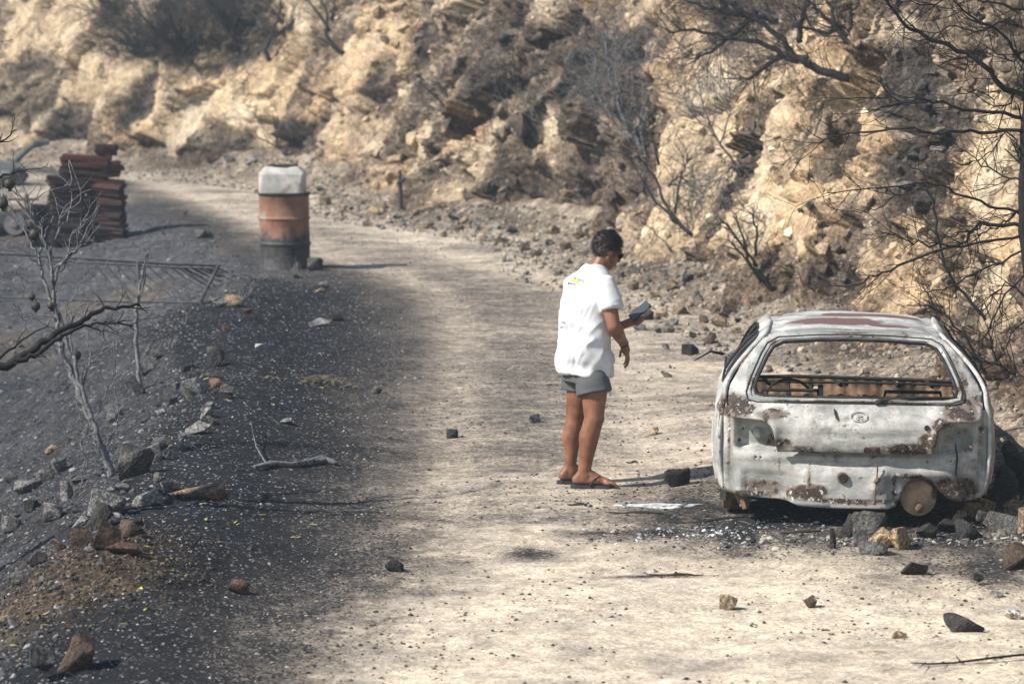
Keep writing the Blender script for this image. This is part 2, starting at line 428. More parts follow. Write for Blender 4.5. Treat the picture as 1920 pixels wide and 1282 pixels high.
# small stones pressed into the surface, as relief
f1, f2, cid = worley(GX, GY, 0*GX, 7.0, 77)
FD = foot_dist(GX, GY)
xl = np.interp(GY, XL_Y, XL_X); xcg = np.interp(GY, XC_Y, XC_X)
edge_n = fbm(GX, GY*0.6, 0, 0.9, 4, 0.6, 51); fine_n = fbm(GX, GY*0.5, 0, 4.5, 3, 0.6, 61)
spk = fbm(GX, GY*0.6, 0, 15, 2, 0.6, 65)
bd = GX-xl+0.34*edge_n+0.25*fine_n
berm = sstep(-0.15, -0.6, bd); berm_soft = sstep(0.85, -0.6, bd)
slope_m = sstep(-0.1, 0.35, xcg-GX+0.2*edge_n)
talus = sstep(1.25, 0.45, FD+0.5*edge_n)
stony = np.clip(0.15*(1-berm)+0.5*slope_m+1.0*talus, 0, 1)
GZ = GZ + stony*0.055*(cid > 0.62)*np.clip(0.45-f1, 0, 1)
# real colours of the earth: pale dust, trodden grey-brown dust, charcoal, ash, burnt brown soil
dust = np.array([0.66, 0.57, 0.45]); dirt = np.array([0.33, 0.295, 0.255]); char = np.array([0.021, 0.023, 0.028]); ashg = np.array([0.072, 0.076, 0.086])
brown = np.array([0.085, 0.064, 0.048]); scree = np.array([0.20, 0.165, 0.13]); straw = np.array([0.19, 0.15, 0.095])
def mixc(c, k, f): return c*(1-f[..., None])+k*f[..., None]
C = np.zeros(GX.shape+(3,))+dust
streak = fbm(GX*0.35+7, GY*1.1, 0, 1.3, 5, 0.6, 71); st2 = fbm(GX*0.6, GY*1.6, 0, 3.5, 4, 0.6, 73)
cen = np.exp(-((GX-xl-1.35)/0.55)**2)
far = sstep(17.5, 25, GY+0.8*edge_n)*(1-0.55*sstep(34, 44, GY))
gm = np.clip(far*(0.50+0.55*cen)+0.95*np.clip(streak, -0.4, 1)+0.45*st2, 0, 1)
gm = np.clip(gm+0.55*sstep(0.9, 0.2, GX-xl)*(0.6+edge_n), 0, 1)
C = mixc(C, dirt, gm)
C = mixc(C, dirt*0.55, np.clip(far*(0.2+0.9*np.clip(st2+0.6*streak, 0, 1))*0.8, 0, 0.75))
film = sstep(2.8, 0.2, GX-xl+0.7*edge_n+0.25*st2)*sstep(17.8, 21.5, GY+1.2*edge_n)*(1-0.55*sstep(34, 42, GY))
C = mixc(C, np.array([0.155, 0.142, 0.130]), np.clip(film*(0.78+0.7*st2+0.35*fine_n), 0, 0.92))
C = mixc(C, np.array([0.115, 0.104, 0.096]), np.clip(sstep(1.1, -0.1, bd)*(0.8+0.5*spk), 0, 0.85))
rutc = np.exp(-((GX-xl-0.8+0.1*edge_n)/0.24)**2)+np.exp(-((GX-xl-2.25+0.1*edge_n)/0.24)**2)
C = mixc(C, dust*0.92, np.clip(0.42*rutc*sstep(18, 21, GY)*(0.8+0.8*st2), 0, 0.6))
C = mixc(C, scree, np.clip(talus*(0.75+0.5*fine_n), 0, 1))
C = mixc(C, scree*0.42, np.clip(talus*sstep(0.0, 0.45, edge_n)*0.8, 0, 1))
C = mixc(C, char, np.clip(berm*(0.92+0.3*fine_n), 0, 1))
C = mixc(C, char*1.7, np.clip(berm*sstep(0.15, 0.5, st2)*0.6, 0, 1))
C = mixc(C, ashg, np.clip(slope_m*(0.55+0.7*fine_n)*(1-0.4*sstep(19, 15, GY)), 0, 0.95))
terr = sstep(33.5, 36.5, GY)*sstep(0.2, -0.6, GX-xl)
C = mixc(C, ashg*np.array([1.3, 1.28, 1.25]), np.clip(terr*(0.85+0.4*fine_n), 0, 1))
C = mixc(C, scree*.7, np.clip(terr*sstep(0.1, 0.45, edge_n)*0.6, 0, 1))
C = mixc(C, dust*0.9, np.clip(sstep(46, 50, GY)*sstep(0.4, -0.6, GX-xl)*sstep(-14, -10, GX+0*GY)*(0.6+0.6*edge_n), 0, 0.85))
# scorched ground round the wreck, spilled soot
cw = np.exp(-((GX-2.1)/1.35)**4-((GY-19.6)/1.5)**4); cw2 = np.exp(-((GX-1.0)/0.75)**2-((GY-18.95)/0.35)**2)
C = mixc(C, char*1.3, np.clip(np.maximum(cw, 0.75*cw2)*(1.0+0.9*fine_n+0.5*edge_n), 0, 0.95))
cw3 = np.exp(-((GX-2.9)/0.9)**2-((GY-17.6)/0.55)**2)
C = mixc(C, char*1.8, np.clip(cw3*(0.75+1.0*fine_n), 0, 0.85))
for (sx, sy, rx, ry, k) in ((0.12, 18.4, 0.18, 0.22, 0.7), (0.85, 17.65, 0.35, 0.05, 0.75), (0.62, 19.05, 0.3, 0.07, 0.5), (-0.4, 19.6, 0.5, 0.12, 0.5)):
    C = mixc(C, char*1.5, np.clip(k*np.exp(-((GX-sx)/rx)**2-((GY-sy)/ry)**2)*(1+1.2*fine_n), 0, 0.9))
md = np.exp(-((GX+2.35)/0.55)**2-((GY-17.1)/1.1)**2)
C = mixc(C, brown, np.clip(md*(1.15+0.9*fine_n), 0, 0.9)); C = mixc(C, straw, np.clip(md*sstep(0.3, 0.7, fine_n+0.5*spk)*1.0, 0, 0.7))
C = np.clip(C*(1+0.22*fbm(GX, GY, 0, 11, 2, 0.6, 91)[..., None]), 0.012, 0.7)
ny_, nx_ = GX.shape
idx = np.arange(ny_*nx_).reshape(ny_, nx_)
Fq = np.stack([idx[:-1, :-1], idx[:-1, 1:], idx[1:, 1:], idx[1:, :-1]], -1).reshape(-1, 4)
alpha = np.clip(berm_soft*(1-slope_m)*(1-terr)*(1-np.clip(md*1.3, 0, 1)), 0, 1)
alpha = np.maximum(alpha, np.clip(np.maximum(cw, 0.8*cw2)*0.62+0.45*cw3, 0, .75))
for (sx, sy, rx, ry) in ((0.12, 18.4, 0.16, 0.2), (0.85, 17.65, 0.35, 0.05), (0.62, 19.05, 0.3, 0.07)): alpha = np.maximum(alpha, 0.55*np.exp(-((GX-sx)/rx)**2-((GY-sy)/ry)**2))
me = mesh_np('ground', np.stack([GX, GY, GZ], -1).reshape(-1, 3), Fq, np.concatenate([C, alpha[..., None]], -1).reshape(-1, 4), True)
ground = link('ground', me, M_GROUND); tag(ground, 'pale dusty track and charred soot-black verge running to the cliff foot', 'ground', kind='structure')

# ------------------------------------------------------------------ cliff
seg = np.hypot(*np.diff(FOOTD, axis=0).T); arc = np.concatenate([[0], np.cumsum(seg)])
def at_arc(u): return np.stack([np.interp(u, arc, FOOTD[:, 0]), np.interp(u, arc, FOOTD[:, 1])], -1)
u_of_y = lambda y: arc[np.argmin(np.abs(FOOTD[:, 1]-y))]
cu = axis([(0, u_of_y(8), 1.2), (u_of_y(8), u_of_y(18.5), 0.12), (u_of_y(18.5), u_of_y(40), 0.026), (u_of_y(40), u_of_y(61), 0.042), (u_of_y(61), arc[-1], 1.5)])
ch = axis([(-0.35, 4.3, 0.027), (4.3, 8.0, 0.2)])
base = at_arc(cu); tg = at_arc(cu+0.5)-at_arc(cu-0.5); tg /= np.hypot(tg[:, 0], tg[:, 1])[:, None]
nrm = np.stack([-tg[:, 1], tg[:, 0]], -1)                          # towards the road
fz = heights(base[:, 0], base[:, 1])
UU, HH = np.meshgrid(cu, ch)
lean = 0.33+0.14*vnoise(cu*0.22, 0.0, 0.0, 7)
back = lean[None, :]*np.maximum(HH, 0)+0.02*np.maximum(HH, 0)**2 + 1.2*np.maximum(HH-5.5, 0)
toe = 0.35*np.exp(-np.maximum(HH, 0)/0.45)*(0.5+0.5*vnoise(cu*0.8, 1.0, 0, 9))[None, :]
CX = base[None, :, 0]-nrm[None, :, 0]*(back-toe); CY = base[None, :, 1]-nrm[None, :, 1]*(back-toe); CZ = fz[None, :]+HH-0.15
big = 0.32*fbm(CX, CY, CZ, 0.45, 3, 0.5, 301)
gul = vnoise(UU*1.1+0.6*HH*0.35, HH*0.25, 0, 311); big = big+0.24*gul+0.10*fbm(UU*1.2, HH*0.5, 0, 1.7, 2, 0.5, 313)
fa, fid = facets(UU, HH, 0.75, 361); fade = sstep(-0.4, 0.35, HH)*(1-0.5*sstep(4.3, 6, HH))
d0_ = (big+0.36*fa)*fade; CX = CX+nrm[None, :, 0]*d0_; CY = CY+nrm[None, :, 1]*d0_; CZ = CZ+0.25*d0_
# patches of bright bare earth / burnt scree, placed on the face
pxv, pyv, dv = project(np.stack([CX, CY, CZ], -1))
def cliff_uh(px, py):
    dd = np.hypot(pxv-px, pyv-py); ok = dd < 14
    if not ok.any():
        k = np.unravel_index(dd.argmin(), dd.shape)
    else:
        k = np.unravel_index(np.where(ok, dv, 1e9).argmin(), dd.shape)
    return k
dpx = np.abs(np.gradient(pxv, axis=1)/np.gradient(UU, axis=1))
def patches(lst, grow_=1.0):
    m = np.zeros(UU.shape)
    wob = 0.35*fbm(UU, HH, 0, 0.9, 4, 0.6, 123)
    for (px, py, rx, ry, k) in lst:
        i, j = cliff_uh(px, py); s_ = FPX/dv[i, j]
        ru = grow_*rx/max(dpx[i, j], 0.35*s_); rh = grow_*ry/s_
        q = np.sqrt(((UU-UU[i, j])/ru)**2+((HH-HH[i, j])/rh)**2)
        m = np.maximum(m, k*sstep(1.25, 0.75, q+wob))
    return m
SAND = [(1235, 420, 80, 110, 1.2), (1335, 455, 70, 70, 1.2), (1265, 270, 70, 130, 1.1), (1320, 350, 60, 80, 1), (1500, 190, 130, 95, 1.1), (1420, 300, 70, 110, 1), (1460, 420, 75, 100, .95), (1300, 180, 60, 80, .9),
        (1620, 90, 60, 70, .7), (1850, 300, 80, 110, .9), (1870, 520, 80, 120, .9), (1750, 560, 80, 60, .7), (1560, 420, 80, 90, .45),
        (60, 70, 90, 120, .9), (130, 150, 110, 60, 1), (170, 185, 50, 50, 1), (290, 210, 55, 90, .9), (250, 130, 60, 40, .8), (400, 110, 60, 90, .8), (490, 190, 50, 80, 1), (540, 110, 50, 80, .7),
        (330, 250, 60, 40, .8), (40, 240, 50, 40, .6), (720, 340, 60, 70, .6), (640, 250, 60, 70, .5), (690, 80, 50, 60, .7), (900, 260, 40, 60, .55), (1020, 200, 60, 80, .4), (780, 260, 35, 50, .6), (1280, 100, 60, 60, .5)]
SOOT = [(310, 40, 110, 60, .9), (30, 170, 60, 60, .8), (140, 230, 100, 45, .8), (370, 270, 90, 45, .85), (260, 170, 14, 60, .7), (520, 280, 60, 50, .8), (700, 150, 80, 40, .8), (790, 80, 50, 50, .8),
        (870, 200, 60, 50, .85), (940, 100, 60, 70, .7), (985, 230, 22, 60, .8), (1060, 120, 80, 60, .8), (1130, 200, 60, 70, .6), (1200, 220, 35, 100, .85), (900, 340, 70, 50, .7), (960, 400, 80, 40, .7), (1100, 390, 90, 50, .55), (1130, 300, 90, 40, .5),
        (1720, 160, 110, 60, 1), (1740, 260, 60, 70, .95), (1680, 340, 60, 50, .9), (1720, 400, 40, 50, .95), (1640, 150, 50, 40, .8), (1560, 560, 80, 50, .7), (1450, 520, 60, 50, .6), (1390, 250, 25, 60, .7), (1560, 280, 25, 50, .7), (1350, 30, 100, 30, .6), (600, 60, 40, 80, .5)]
ORANGE = [(720, 300, 80, 60, .8), (830, 250, 25, 50, .8), (1560, 440, 40, 60, .6), (1690, 430, 30, 60, .8), (890, 150, 30, 30, .4), (640, 300, 40, 50, .6)]
sand = patches(SAND); soot = patches(SOOT, 1.2); orange = patches(ORANGE)
nb = fbm(UU, HH, 0, 1.1, 5, 0.58, 201)
sand = np.clip(sand*1.15+0.55*sstep(0.12, 0.5, nb)+0.45*sstep(47, 51, CY)*sstep(-.3, .2, nb), 0, 1)*(1-0.6*soot)
soot = np.clip(soot+0.6*sstep(0.1, 0.45, -nb)*(1-0.9*np.clip(sand, 0, 1)), 0, 1)
smooth_ = sand*(1-0.5*orange)
# relief
wx = CX+0.15*fbm(CX, CY, CZ, 2.0, 2, 0.5, 321); wz = CZ*1.5+0.15*fbm(CX, CY, CZ, 2.0, 2, 0.5, 322)
f1, f2, cid = worley(wx, CY, wz, 1.5, 331); g1, g2, gid = worley(wx, CY, wz, 4.2, 341)
fb, gid2 = facets(UU+0.3*HH, HH, 2.0, 371); fc, hid = facets(UU-0.2*HH, HH, 5.5, 381)
blk = 0.20*(cid-0.5)+0.16*np.clip(f2-f1, 0, 0.22)/0.22 - 0.16
blk2 = 0.075*(gid-0.5)+0.06*np.clip(g2-g1, 0, 0.25)/0.25 - 0.06
l1, l2, lid = worley(wx, CY, wz, 9.5, 345); blk3 = 0.030*(lid-0.5)+0.032*np.clip(l2-l1, 0, 0.25)/0.25
rockm = np.clip(1.1-0.85*smooth_, 0.15, 1)
bed = (HH+0.22*UU+0.25*fbm(UU, HH, 0, .7, 3, .5, 391))*2.6; bed = bed-np.floor(bed); bedm = sstep(-.05, .3, fbm(UU, HH, 0, .5, 2, .5, 393))
disp = rockm*(blk*0.2+blk2*0.4+0.5*fb+0.45*fc+0.10*bedm*(bed-0.5))+(0.45+0.55*rockm)*blk3+0.05*fbm(CX, CY, CZ, 3.5, 3, 0.55, 351)*(1.2-0.4*smooth_)+0.032*fbm(CX, CY, CZ, 11, 3, 0.65, 352)
disp = disp-0.12*soot
disp = disp*fade
CX = CX+nrm[None, :, 0]*disp; CY = CY+nrm[None, :, 1]*disp; CZ = CZ+0.25*disp
c_sand = np.array([0.65, 0.51, 0.345]); c_pale = np.array([0.72, 0.605, 0.45]); c_brown = np.array([0.20, 0.152, 0.115]); c_soot = np.array([0.052, 0.048, 0.047]); c_or = np.array([0.46, 0.29, 0.17]); c_grey = np.array([0.17, 0.15, 0.135])
CC = np.zeros(UU.shape+(3,))+c_brown
m2 = fbm(UU, HH, 0, 2.7, 4, 0.6, 401)
CC = mixc(CC, c_grey, np.clip(0.5+m2*1.3, 0, 1))
CC = mixc(CC, c_sand, np.clip(0.08+0.9*m2+0.5*(cid-0.5), 0, 0.8)*0.75)
CC = mixc(CC, c_sand, np.clip(sand*(1.0+0.5*m2), 0, 1)); CC = mixc(CC, c_pale, np.clip(sand*sstep(-0.1, 0.5, nb+0.4*m2), 0, 0.8))
CC = mixc(CC, c_or, np.clip(orange*(0.6+0.8*m2), 0, 0.85))
CC = mixc(CC, c_sand*np.array([.95, .86, .76]), np.clip((fid > .72)*0.7*(0.6+m2), 0, .7)*(1-soot))
CC = mixc(CC, c_soot, np.clip(soot*(0.95+0.9*m2)-0.15*sand, 0, 0.93))
CC = mixc(CC, c_soot*1.5, np.clip(bedm*sstep(.14, .0, bed)*rockm*.8, 0, .8))
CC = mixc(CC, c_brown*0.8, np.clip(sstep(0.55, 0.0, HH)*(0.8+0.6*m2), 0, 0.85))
CC *= 1+((0.75+0.5*gid2)*(0.8+0.4*hid)-1)[..., None]*(1-0.65*sand[..., None])
CC = np.clip(CC, 0.02, 0.74)
ny_, nx_ = UU.shape; idx = np.arange(ny_*nx_).reshape(ny_, nx_)
Fq = np.stack([idx[:-1, :-1], idx[1:, :-1], idx[1:, 1:], idx[:-1, 1:]], -1).reshape(-1, 4)
CP = np.stack([CX, CY, CZ], -1)
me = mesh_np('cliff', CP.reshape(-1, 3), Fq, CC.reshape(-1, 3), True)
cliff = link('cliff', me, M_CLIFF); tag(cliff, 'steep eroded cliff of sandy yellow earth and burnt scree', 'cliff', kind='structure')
pxv, pyv, dv = project(CP)
def cpix(px, py, out_=0.0):
    """point of the cliff face seen at a pixel, moved out of the face by out_"""
    i, j = cliff_uh(px, py); P = Vector(CP[i, j]); return P+Vector((nrm[j, 0], nrm[j, 1], 0.0))*out_
# hillside above the cliff edge
top = CP[-1]; b2 = np.concatenate([nrm, 0*nrm[:, :1]], 1)
hp = np.stack([top-b2*k+np.array([0, 0, 1.0])*(k*0.55) for k in (0.0, 3.0, 8.0, 18.0)])
hp[0] -= np.array([0, 0, 0.01])
sel = slice(0, None, 10); hp = hp[:, sel]; ny_, nx_ = hp.shape[:2]; idx = np.arange(ny_*nx_).reshape(ny_, nx_)
Fq = np.stack([idx[:-1, :-1], idx[1:, :-1], idx[1:, 1:], idx[:-1, 1:]], -1).reshape(-1, 4)
hill = link('hillside', mesh_np('hillside', hp.reshape(-1, 3), Fq, np.zeros((ny_*nx_, 3))+c_brown*0.6, True), M_CLIFF); tag(hill, 'burnt hillside rising above the cliff', 'hillside', kind='structure')

# loose small stones stuck all over the face, too many to count
rg = np.random.default_rng(12); ns = 11000
ii = rg.integers(0, int((ch < 4.2).sum()), ns*2); jj = rg.integers(0, len(cu), ns*2)
ok = (CP[ii, jj, 1] > 20) & (CP[ii, jj, 1] < 61) & (rg.random(ns*2) > .75*np.clip(sand[ii, jj], 0, 1)); ii = ii[ok][:ns]; jj = jj[ok][:ns]; ns = len(ii)
PHI = (1+5**.5)/2
ICO_V = np.array([(-1, PHI, 0), (1, PHI, 0), (-1, -PHI, 0), (1, -PHI, 0), (0, -1, PHI), (0, 1, PHI), (0, -1, -PHI), (0, 1, -PHI), (PHI, 0, -1), (PHI, 0, 1), (-PHI, 0, -1), (-PHI, 0, 1)])/np.hypot(1, PHI)*.5
ICO_F = np.array([(0, 11, 5), (0, 5, 1), (0, 1, 7), (0, 7, 10), (0, 10, 11), (1, 5, 9), (5, 11, 4), (11, 10, 2), (10, 7, 6), (7, 1, 8), (3, 9, 4), (3, 4, 2), (3, 2, 6), (3, 6, 8), (3, 8, 9), (4, 9, 5), (2, 4, 11), (6, 2, 10), (8, 6, 7), (9, 8, 1)])
bs = ICO_V; Fb = ICO_F
szs = .02*(6.0)**(rg.random(ns)**2.0); Vv = bs[None]*szs[:, None, None]*rg.uniform(.72, 1.28, (ns, 12, 1)); Vv[..., 2] *= rg.uniform(.5, 1.0, ns)[:, None]
aa = rg.uniform(0, 6.28, ns); bb = rg.uniform(-.9, .9, ns); c_, s_ = np.cos(aa)[:, None], np.sin(aa)[:, None]
Xr = Vv[..., 0]*c_-Vv[..., 1]*s_; Yr = Vv[..., 0]*s_+Vv[..., 1]*c_; cb, sb = np.cos(bb)[:, None], np.sin(bb)[:, None]
Zr = Vv[..., 2]*cb+Xr*sb; Xr = Xr*cb-Vv[..., 2]*sb
Vv = np.stack([Xr, Yr, Zr], -1)+CP[ii, jj][:, None, :]
cc = np.clip(CC[ii, jj]*rg.uniform(.55, 1.5, (ns, 1)), .02, .72)
rb = link('rubble', mesh_np('rubble', Vv.reshape(-1, 3), (Fb[None]+(np.arange(ns)*12)[:, None, None]).reshape(-1, 3), np.repeat(cc, 12, 0), False), M_GRAVEL, cliff); rb['kind'] = 'stuff'

# ------------------------------------------------------------------ the burnt-out car
def patch_field(P, lst, seed):
    """soft blots on a body, as masks: lst of (centre, radii, strength)"""
    m = np.zeros(len(P)); wob = 0.30*fbm(P[:, 0], P[:, 1], P[:, 2], 9, 3, 0.6, seed)
    for c, r, k in lst:
        q = np.sqrt((((P-np.array(c))/np.array(r))**2).sum(1))
        m = np.maximum(m, k*sstep(1.3, 0.55, q+wob))
    return m
def burnt_paint():
    t = NT('burnt_paint'); v = t.coord(); R, G, B = t.sep(t.attr())[:3]
    n1 = t.noise(v, 6, 6, 0.65); n2 = t.noise(v, 24, 5, 0.65); n3 = t.noise(v, 80, 3, 0.6)
    base = t.mix(t.ramp(n1, 0.35, 0.65), (0.31, 0.305, 0.29), (0.62, 0.605, 0.565))
    base = t.mix(t.math('MULTIPLY', t.ramp(t.noise(v, 8, 6, 0.72), 0.48, 0.66), 0.8), base, (0.30, 0.315, 0.31))
    base = t.mix(t.math('MULTIPLY', t.ramp(t.noise(t.coord(scale=(5, 5, 1.2)), 4, 5, 0.7), 0.54, 0.68), 0.55), base, (0.34, 0.285, 0.225))
    base = t.mix(t.math('MULTIPLY', t.ramp(t.noise(t.coord(scale=(1.3, 3, 7)), 5, 5, 0.75), 0.58, 0.66), 0.5), base, (0.20, 0.205, 0.20))
    gm = t.ramp(t.math('ADD', G, t.math('MULTIPLY', t.math('SUBTRACT', n2, 0.5), 1.8)), 0.34, 0.75)
    base = t.mix(t.math('MULTIPLY', gm, 0.9), base, t.mix(n2, (0.12, 0.135, 0.125), (0.36, 0.38, 0.36)))
    soft = t.ramp(t.math('ADD', R, t.math('MULTIPLY', t.math('SUBTRACT', n1, 0.5), 0.9)), 0.15, 0.75)
    base = t.mix(t.math('MULTIPLY', soft, 0.85), base, t.mix(n2, (0.12, 0.088, 0.068), (0.24, 0.18, 0.135)))
    rm = t.ramp(t.math('ADD', R, t.math('MULTIPLY', t.math('SUBTRACT', n2, 0.5), 3.0)), 0.62, 0.80)
    rust = t.mix(t.ramp(n3, 0.35, 0.65), (0.028, 0.025, 0.024), t.mix(t.ramp(n1, .4, .6), (0.06, 0.05, 0.045), (0.15, 0.10, 0.07)))
    base = t.mix(rm, base, rust)
    wf = t.math('MULTIPLY', t.ramp(t.noise(v, 34, 4, 0.7), 0.60, 0.64), t.ramp(R, 0.2, 0.5))
    base = t.mix(wf, base, (0.62, 0.61, 0.58))
    sm = t.math('MULTIPLY', t.ramp(t.noise(v, 3.2, 6, 0.75), 0.46, 0.66), 0.75); base = t.mix(sm, base, t.mix(1.0, base, (0.42, 0.41, 0.40), 'MULTIPLY'))
    bm_ = t.ramp(t.math('ADD', B, t.math('MULTIPLY', t.math('SUBTRACT', n1, 0.5), 1.6)), 0.42, 0.62)
    base = t.mix(bm_, base, t.mix(n2, (0.12, 0.066, 0.058), (0.20, 0.12, 0.105)))
    fl = t.math('MULTIPLY', t.ramp(n2, 0.62, 0.67), 0.75)
    base = t.mix(fl, base, (0.06, 0.054, 0.05))
    h = t.math('ADD', t.math('MULTIPLY', n2, 0.6), t.math('ADD', t.math('MULTIPLY', rm, -0.25), t.math('MULTIPLY', n3, 0.15)))
    return t.done(base, 0.75, t.bump(h, 0.35, 0.008), spec=0.25)
M_PAINT = burnt_paint()
M_RUST = simple('rusted_steel', (0.17, 0.105, 0.07), 0.85, var=0.5, scale=18, bump=0.2, dark=((0.035, 0.03, 0.028), 0.56))
M_RUST_L = simple('pale_rust', (0.46, 0.32, 0.20), 0.85, var=0.35, scale=10, bump=0.15, dark=((0.09, 0.06, 0.045), 0.6))
M_SOOT = simple('sooty_metal', (0.028, 0.026, 0.025), 0.85, var=0.5, scale=25, bump=0.2)
M_ALU = simple('melted_aluminium', (0.55, 0.56, 0.56), 0.55, metal=0.3, var=0.4, scale=30, bump=0.4, dark=((0.07, 0.07, 0.07), 0.55))

def chaikin(P, it=2, closed=True):
    P = [tuple(p) for p in P]
    for _ in range(it):
        Q = []; n = len(P)
        for i in range(n if closed else n-1):
            a, b = P[i], P[(i+1) % n]
            Q.append((a[0]*.75+b[0]*.25, a[1]*.75+b[1]*.25)); Q.append((a[0]*.25+b[0]*.75, a[1]*.25+b[1]*.75))
        P = Q
    return P
def densify(P, st):
    out = []; n = len(P)
    for i in range(n):
        a, b = P[i], P[(i+1) % n]; k = max(1, int(math.hypot(b[0]-a[0], b[1]-a[1])/st))
        for j in range(k): out.append((a[0]+(b[0]-a[0])*j/k, a[1]+(b[1]-a[1])*j/k))
    return out
def inpoly(q, poly):
    x, y = q[:, 0], q[:, 1]; r = np.zeros(len(q), bool); P = np.array(poly); Q = np.roll(P, -1, 0)
    for a, b in zip(P, Q):
        c = (a[1] > y) != (b[1] > y)
        with np.errstate(divide='ignore', invalid='ignore'):
            r ^= c & (x < (b[0]-a[0])*(y-a[1])/(b[1]-a[1]+1e-12)+a[0])
    return r
def sheet(outer, holes, f, st=0.03):
    """flat outline with holes, filled with small triangles and bent into shape by f(a, b)"""
    loops = [densify(outer, st)]+[densify(h, st) for h in holes]
    V = []; E = []
    for L in loops:
        b = len(V); V += L; E += [(b+i, b+(i+1) % len(L)) for i in range(len(L))]
    O = np.array(outer); a0, b0 = O.min(0); a1, b1 = O.max(0)
    gx_, gy_ = np.meshgrid(np.arange(a0+st*.5, a1, st), np.arange(b0+st*.5, b1, st))
    q = np.stack([gx_.ravel(), gy_.ravel()], -1); q[:, 0] += (np.arange(len(q)) % 7-3)*st*0.01
    ok = inpoly(q, loops[0])
    for h in loops[1:]: ok &= ~inpoly(q, h)
    B = np.array(V); dmin = np.array([np.min(np.hypot(*(B-p).T)) if o else 0 for p, o in zip(q, ok)])
    q = q[ok & (dmin > st*0.45)]
    V2 = [Vector(p) for p in V]+[Vector(p) for p in q]
    vs, es, fs = delaunay_2d_cdt(V2, E, [], 0, 1e-6)[:3]
    vs = np.array([tuple(v) for v in vs]); fs = np.array([f_ for f_ in fs if len(f_) == 3])
    cen = vs[fs].mean(1); ok = inpoly(cen, loops[0])
    for h in loops[1:]: ok &= ~inpoly(cen, h)
    W = np.array([f(a, b) for a, b in vs]); return W, fs[ok]
CAR = Vector((2.03, 18.85, 0)); CAR.z = hz(CAR.x, CAR.y)+0.062
car = thing('burnt_car', 'burnt-out pale hatchback wreck without wheels or glass beside the cliff', 'car', CAR, rot=(math.radians(0.7), math.radians(0.5), math.radians(-4.6)))
RUST_SHADE = [((-.55, 0, .165), (.15, .3, .05), .62), ((.58, 0, .17), (.2, .3, .09), 1), ((.33, 0, .25), (.14, .3, .025), .8), ((-.62, .2, .78), (.03, .2, .08), .6), ((.64, .2, .78), (.04, .2, .10), .8), ((.60, .3, .90), (.03, .2, .10), .55), ((.1, .5, 1.03), (.3, .05, .015), .6), ((-.5, .4, 1.0), (.06, .1, .04), .6), ((0, .06, .685), (.55, .1, .010), .75), ((-.15, 0, .385), (.4, .1, .008), .8), ((-.745, .1, .42), (.012, .2, .25), .7), ((.745, .1, .42), (.012, .2, .25), .8), ((-.44, 0, .30), (.012, .1, .06), .7), ((-.27, 0, .24), (.008, .1, .10), .7), ((-.33, 0, .24), (.006, .1, .09), .6), ((.24, 0, .2), (.02, .1, .1), .7), ((-.57, 0, .56), (.12, .1, .02), .6), ((0, .55, 1.06), (.48, .03, .1), .5), ((-.72, .05, .645), (.14, .3, .075), .95), ((-.50, 0, .61), (.12, .3, .03), .8), ((-.46, 0, .44), (.10, .3, .045), .9), ((-.30, 0, .41), (.10, .3, .022), .8), ((-.13, 0, .405), (.05, .3, .02), .7), ((.10, 0, .41), (.06, .3, .022), .9),  # rust and soot, plus painted shade under the hatch lip and along grooves
         ((.30, 0, .415), (.16, .3, .04), .95), ((.44, 0, .46), (.07, .3, .06), .9), ((.62, .05, .63), (.12, .3, .05), .95), ((.50, 0, .56), (.07, .3, .05), .8), ((.70, .05, .69), (.08, .3, .05), .7),
         ((-.28, 0, .15), (.14, .3, .05), 1), ((-.05, 0, .10), (.4, .3, .018), .9), ((.56, 0, .16), (.17, .3, .085), 1), ((-.60, 0, .12), (.16, .3, .03), .8), ((.70, .08, .66), (.03, .1, .09), .8), ((-.79, .3, .10), (.1, .4, .06), .7)]
GREY = [((0, .1, .69), (.62, .1, .018), .8), ((-.62, .2, .80), (.035, .3, .10), .9), ((.62, .2, .80), (.035, .3, .10), .9), ((0, .47, 1.0), (.5, .06, .02), .9), ((.28, 0, .25), (.10, .3, .07), .8), ((.2, 0, .16), (.05, .3, .1), .7), ((-.74, .1, .3), (.05, .2, .12), .8), ((.76, .1, .45), (.03, .2, .2), .8), ((-.2, 0, .33), (.25, .2, .02), .7), ((0, 0, .37), (.5, .2, .015), .6), ((-.35, .6, 1.05), (.3, .04, .1), .9), ((.4, .58, 1.05), (.2, .05, .1), .9), ((-.55, 0, .46), (.11, .4, .085), .95), ((-.52, 0, .19), (.20, .3, .06), .95), ((.62, 0, .47), (.12, .4, .09), .75), ((.05, 0, .50), (.42, .3, .03), .6), ((-.45, .08, .70), (.2, .2, .03), .8), ((.35, .08, .70), (.2, .2, .03), .7),
        ((0, .5, 1.06), (.5, .1, .03), .9), ((-.55, .3, .88), (.06, .3, .12), .7), ((.58, .3, .88), (.06, .3, .12), .7), ((0, .45, 1.04), (.42, .05, .02), 1), ((-.3, .6, 1.1), (.2, .08, .1), .6), ((.3, .62, 1.1), (.16, .07, .1), .7), ((-.80, .2, .6), (.05, .08, .2), .6)]
MAROON = [((-.12, 1.0, 1.11), (.33, .28, .2), 1), ((.10, 1.45, 1.11), (.42, .16, .2), .95), ((.22, .82, 1.1), (.16, .10, .2), .8)]
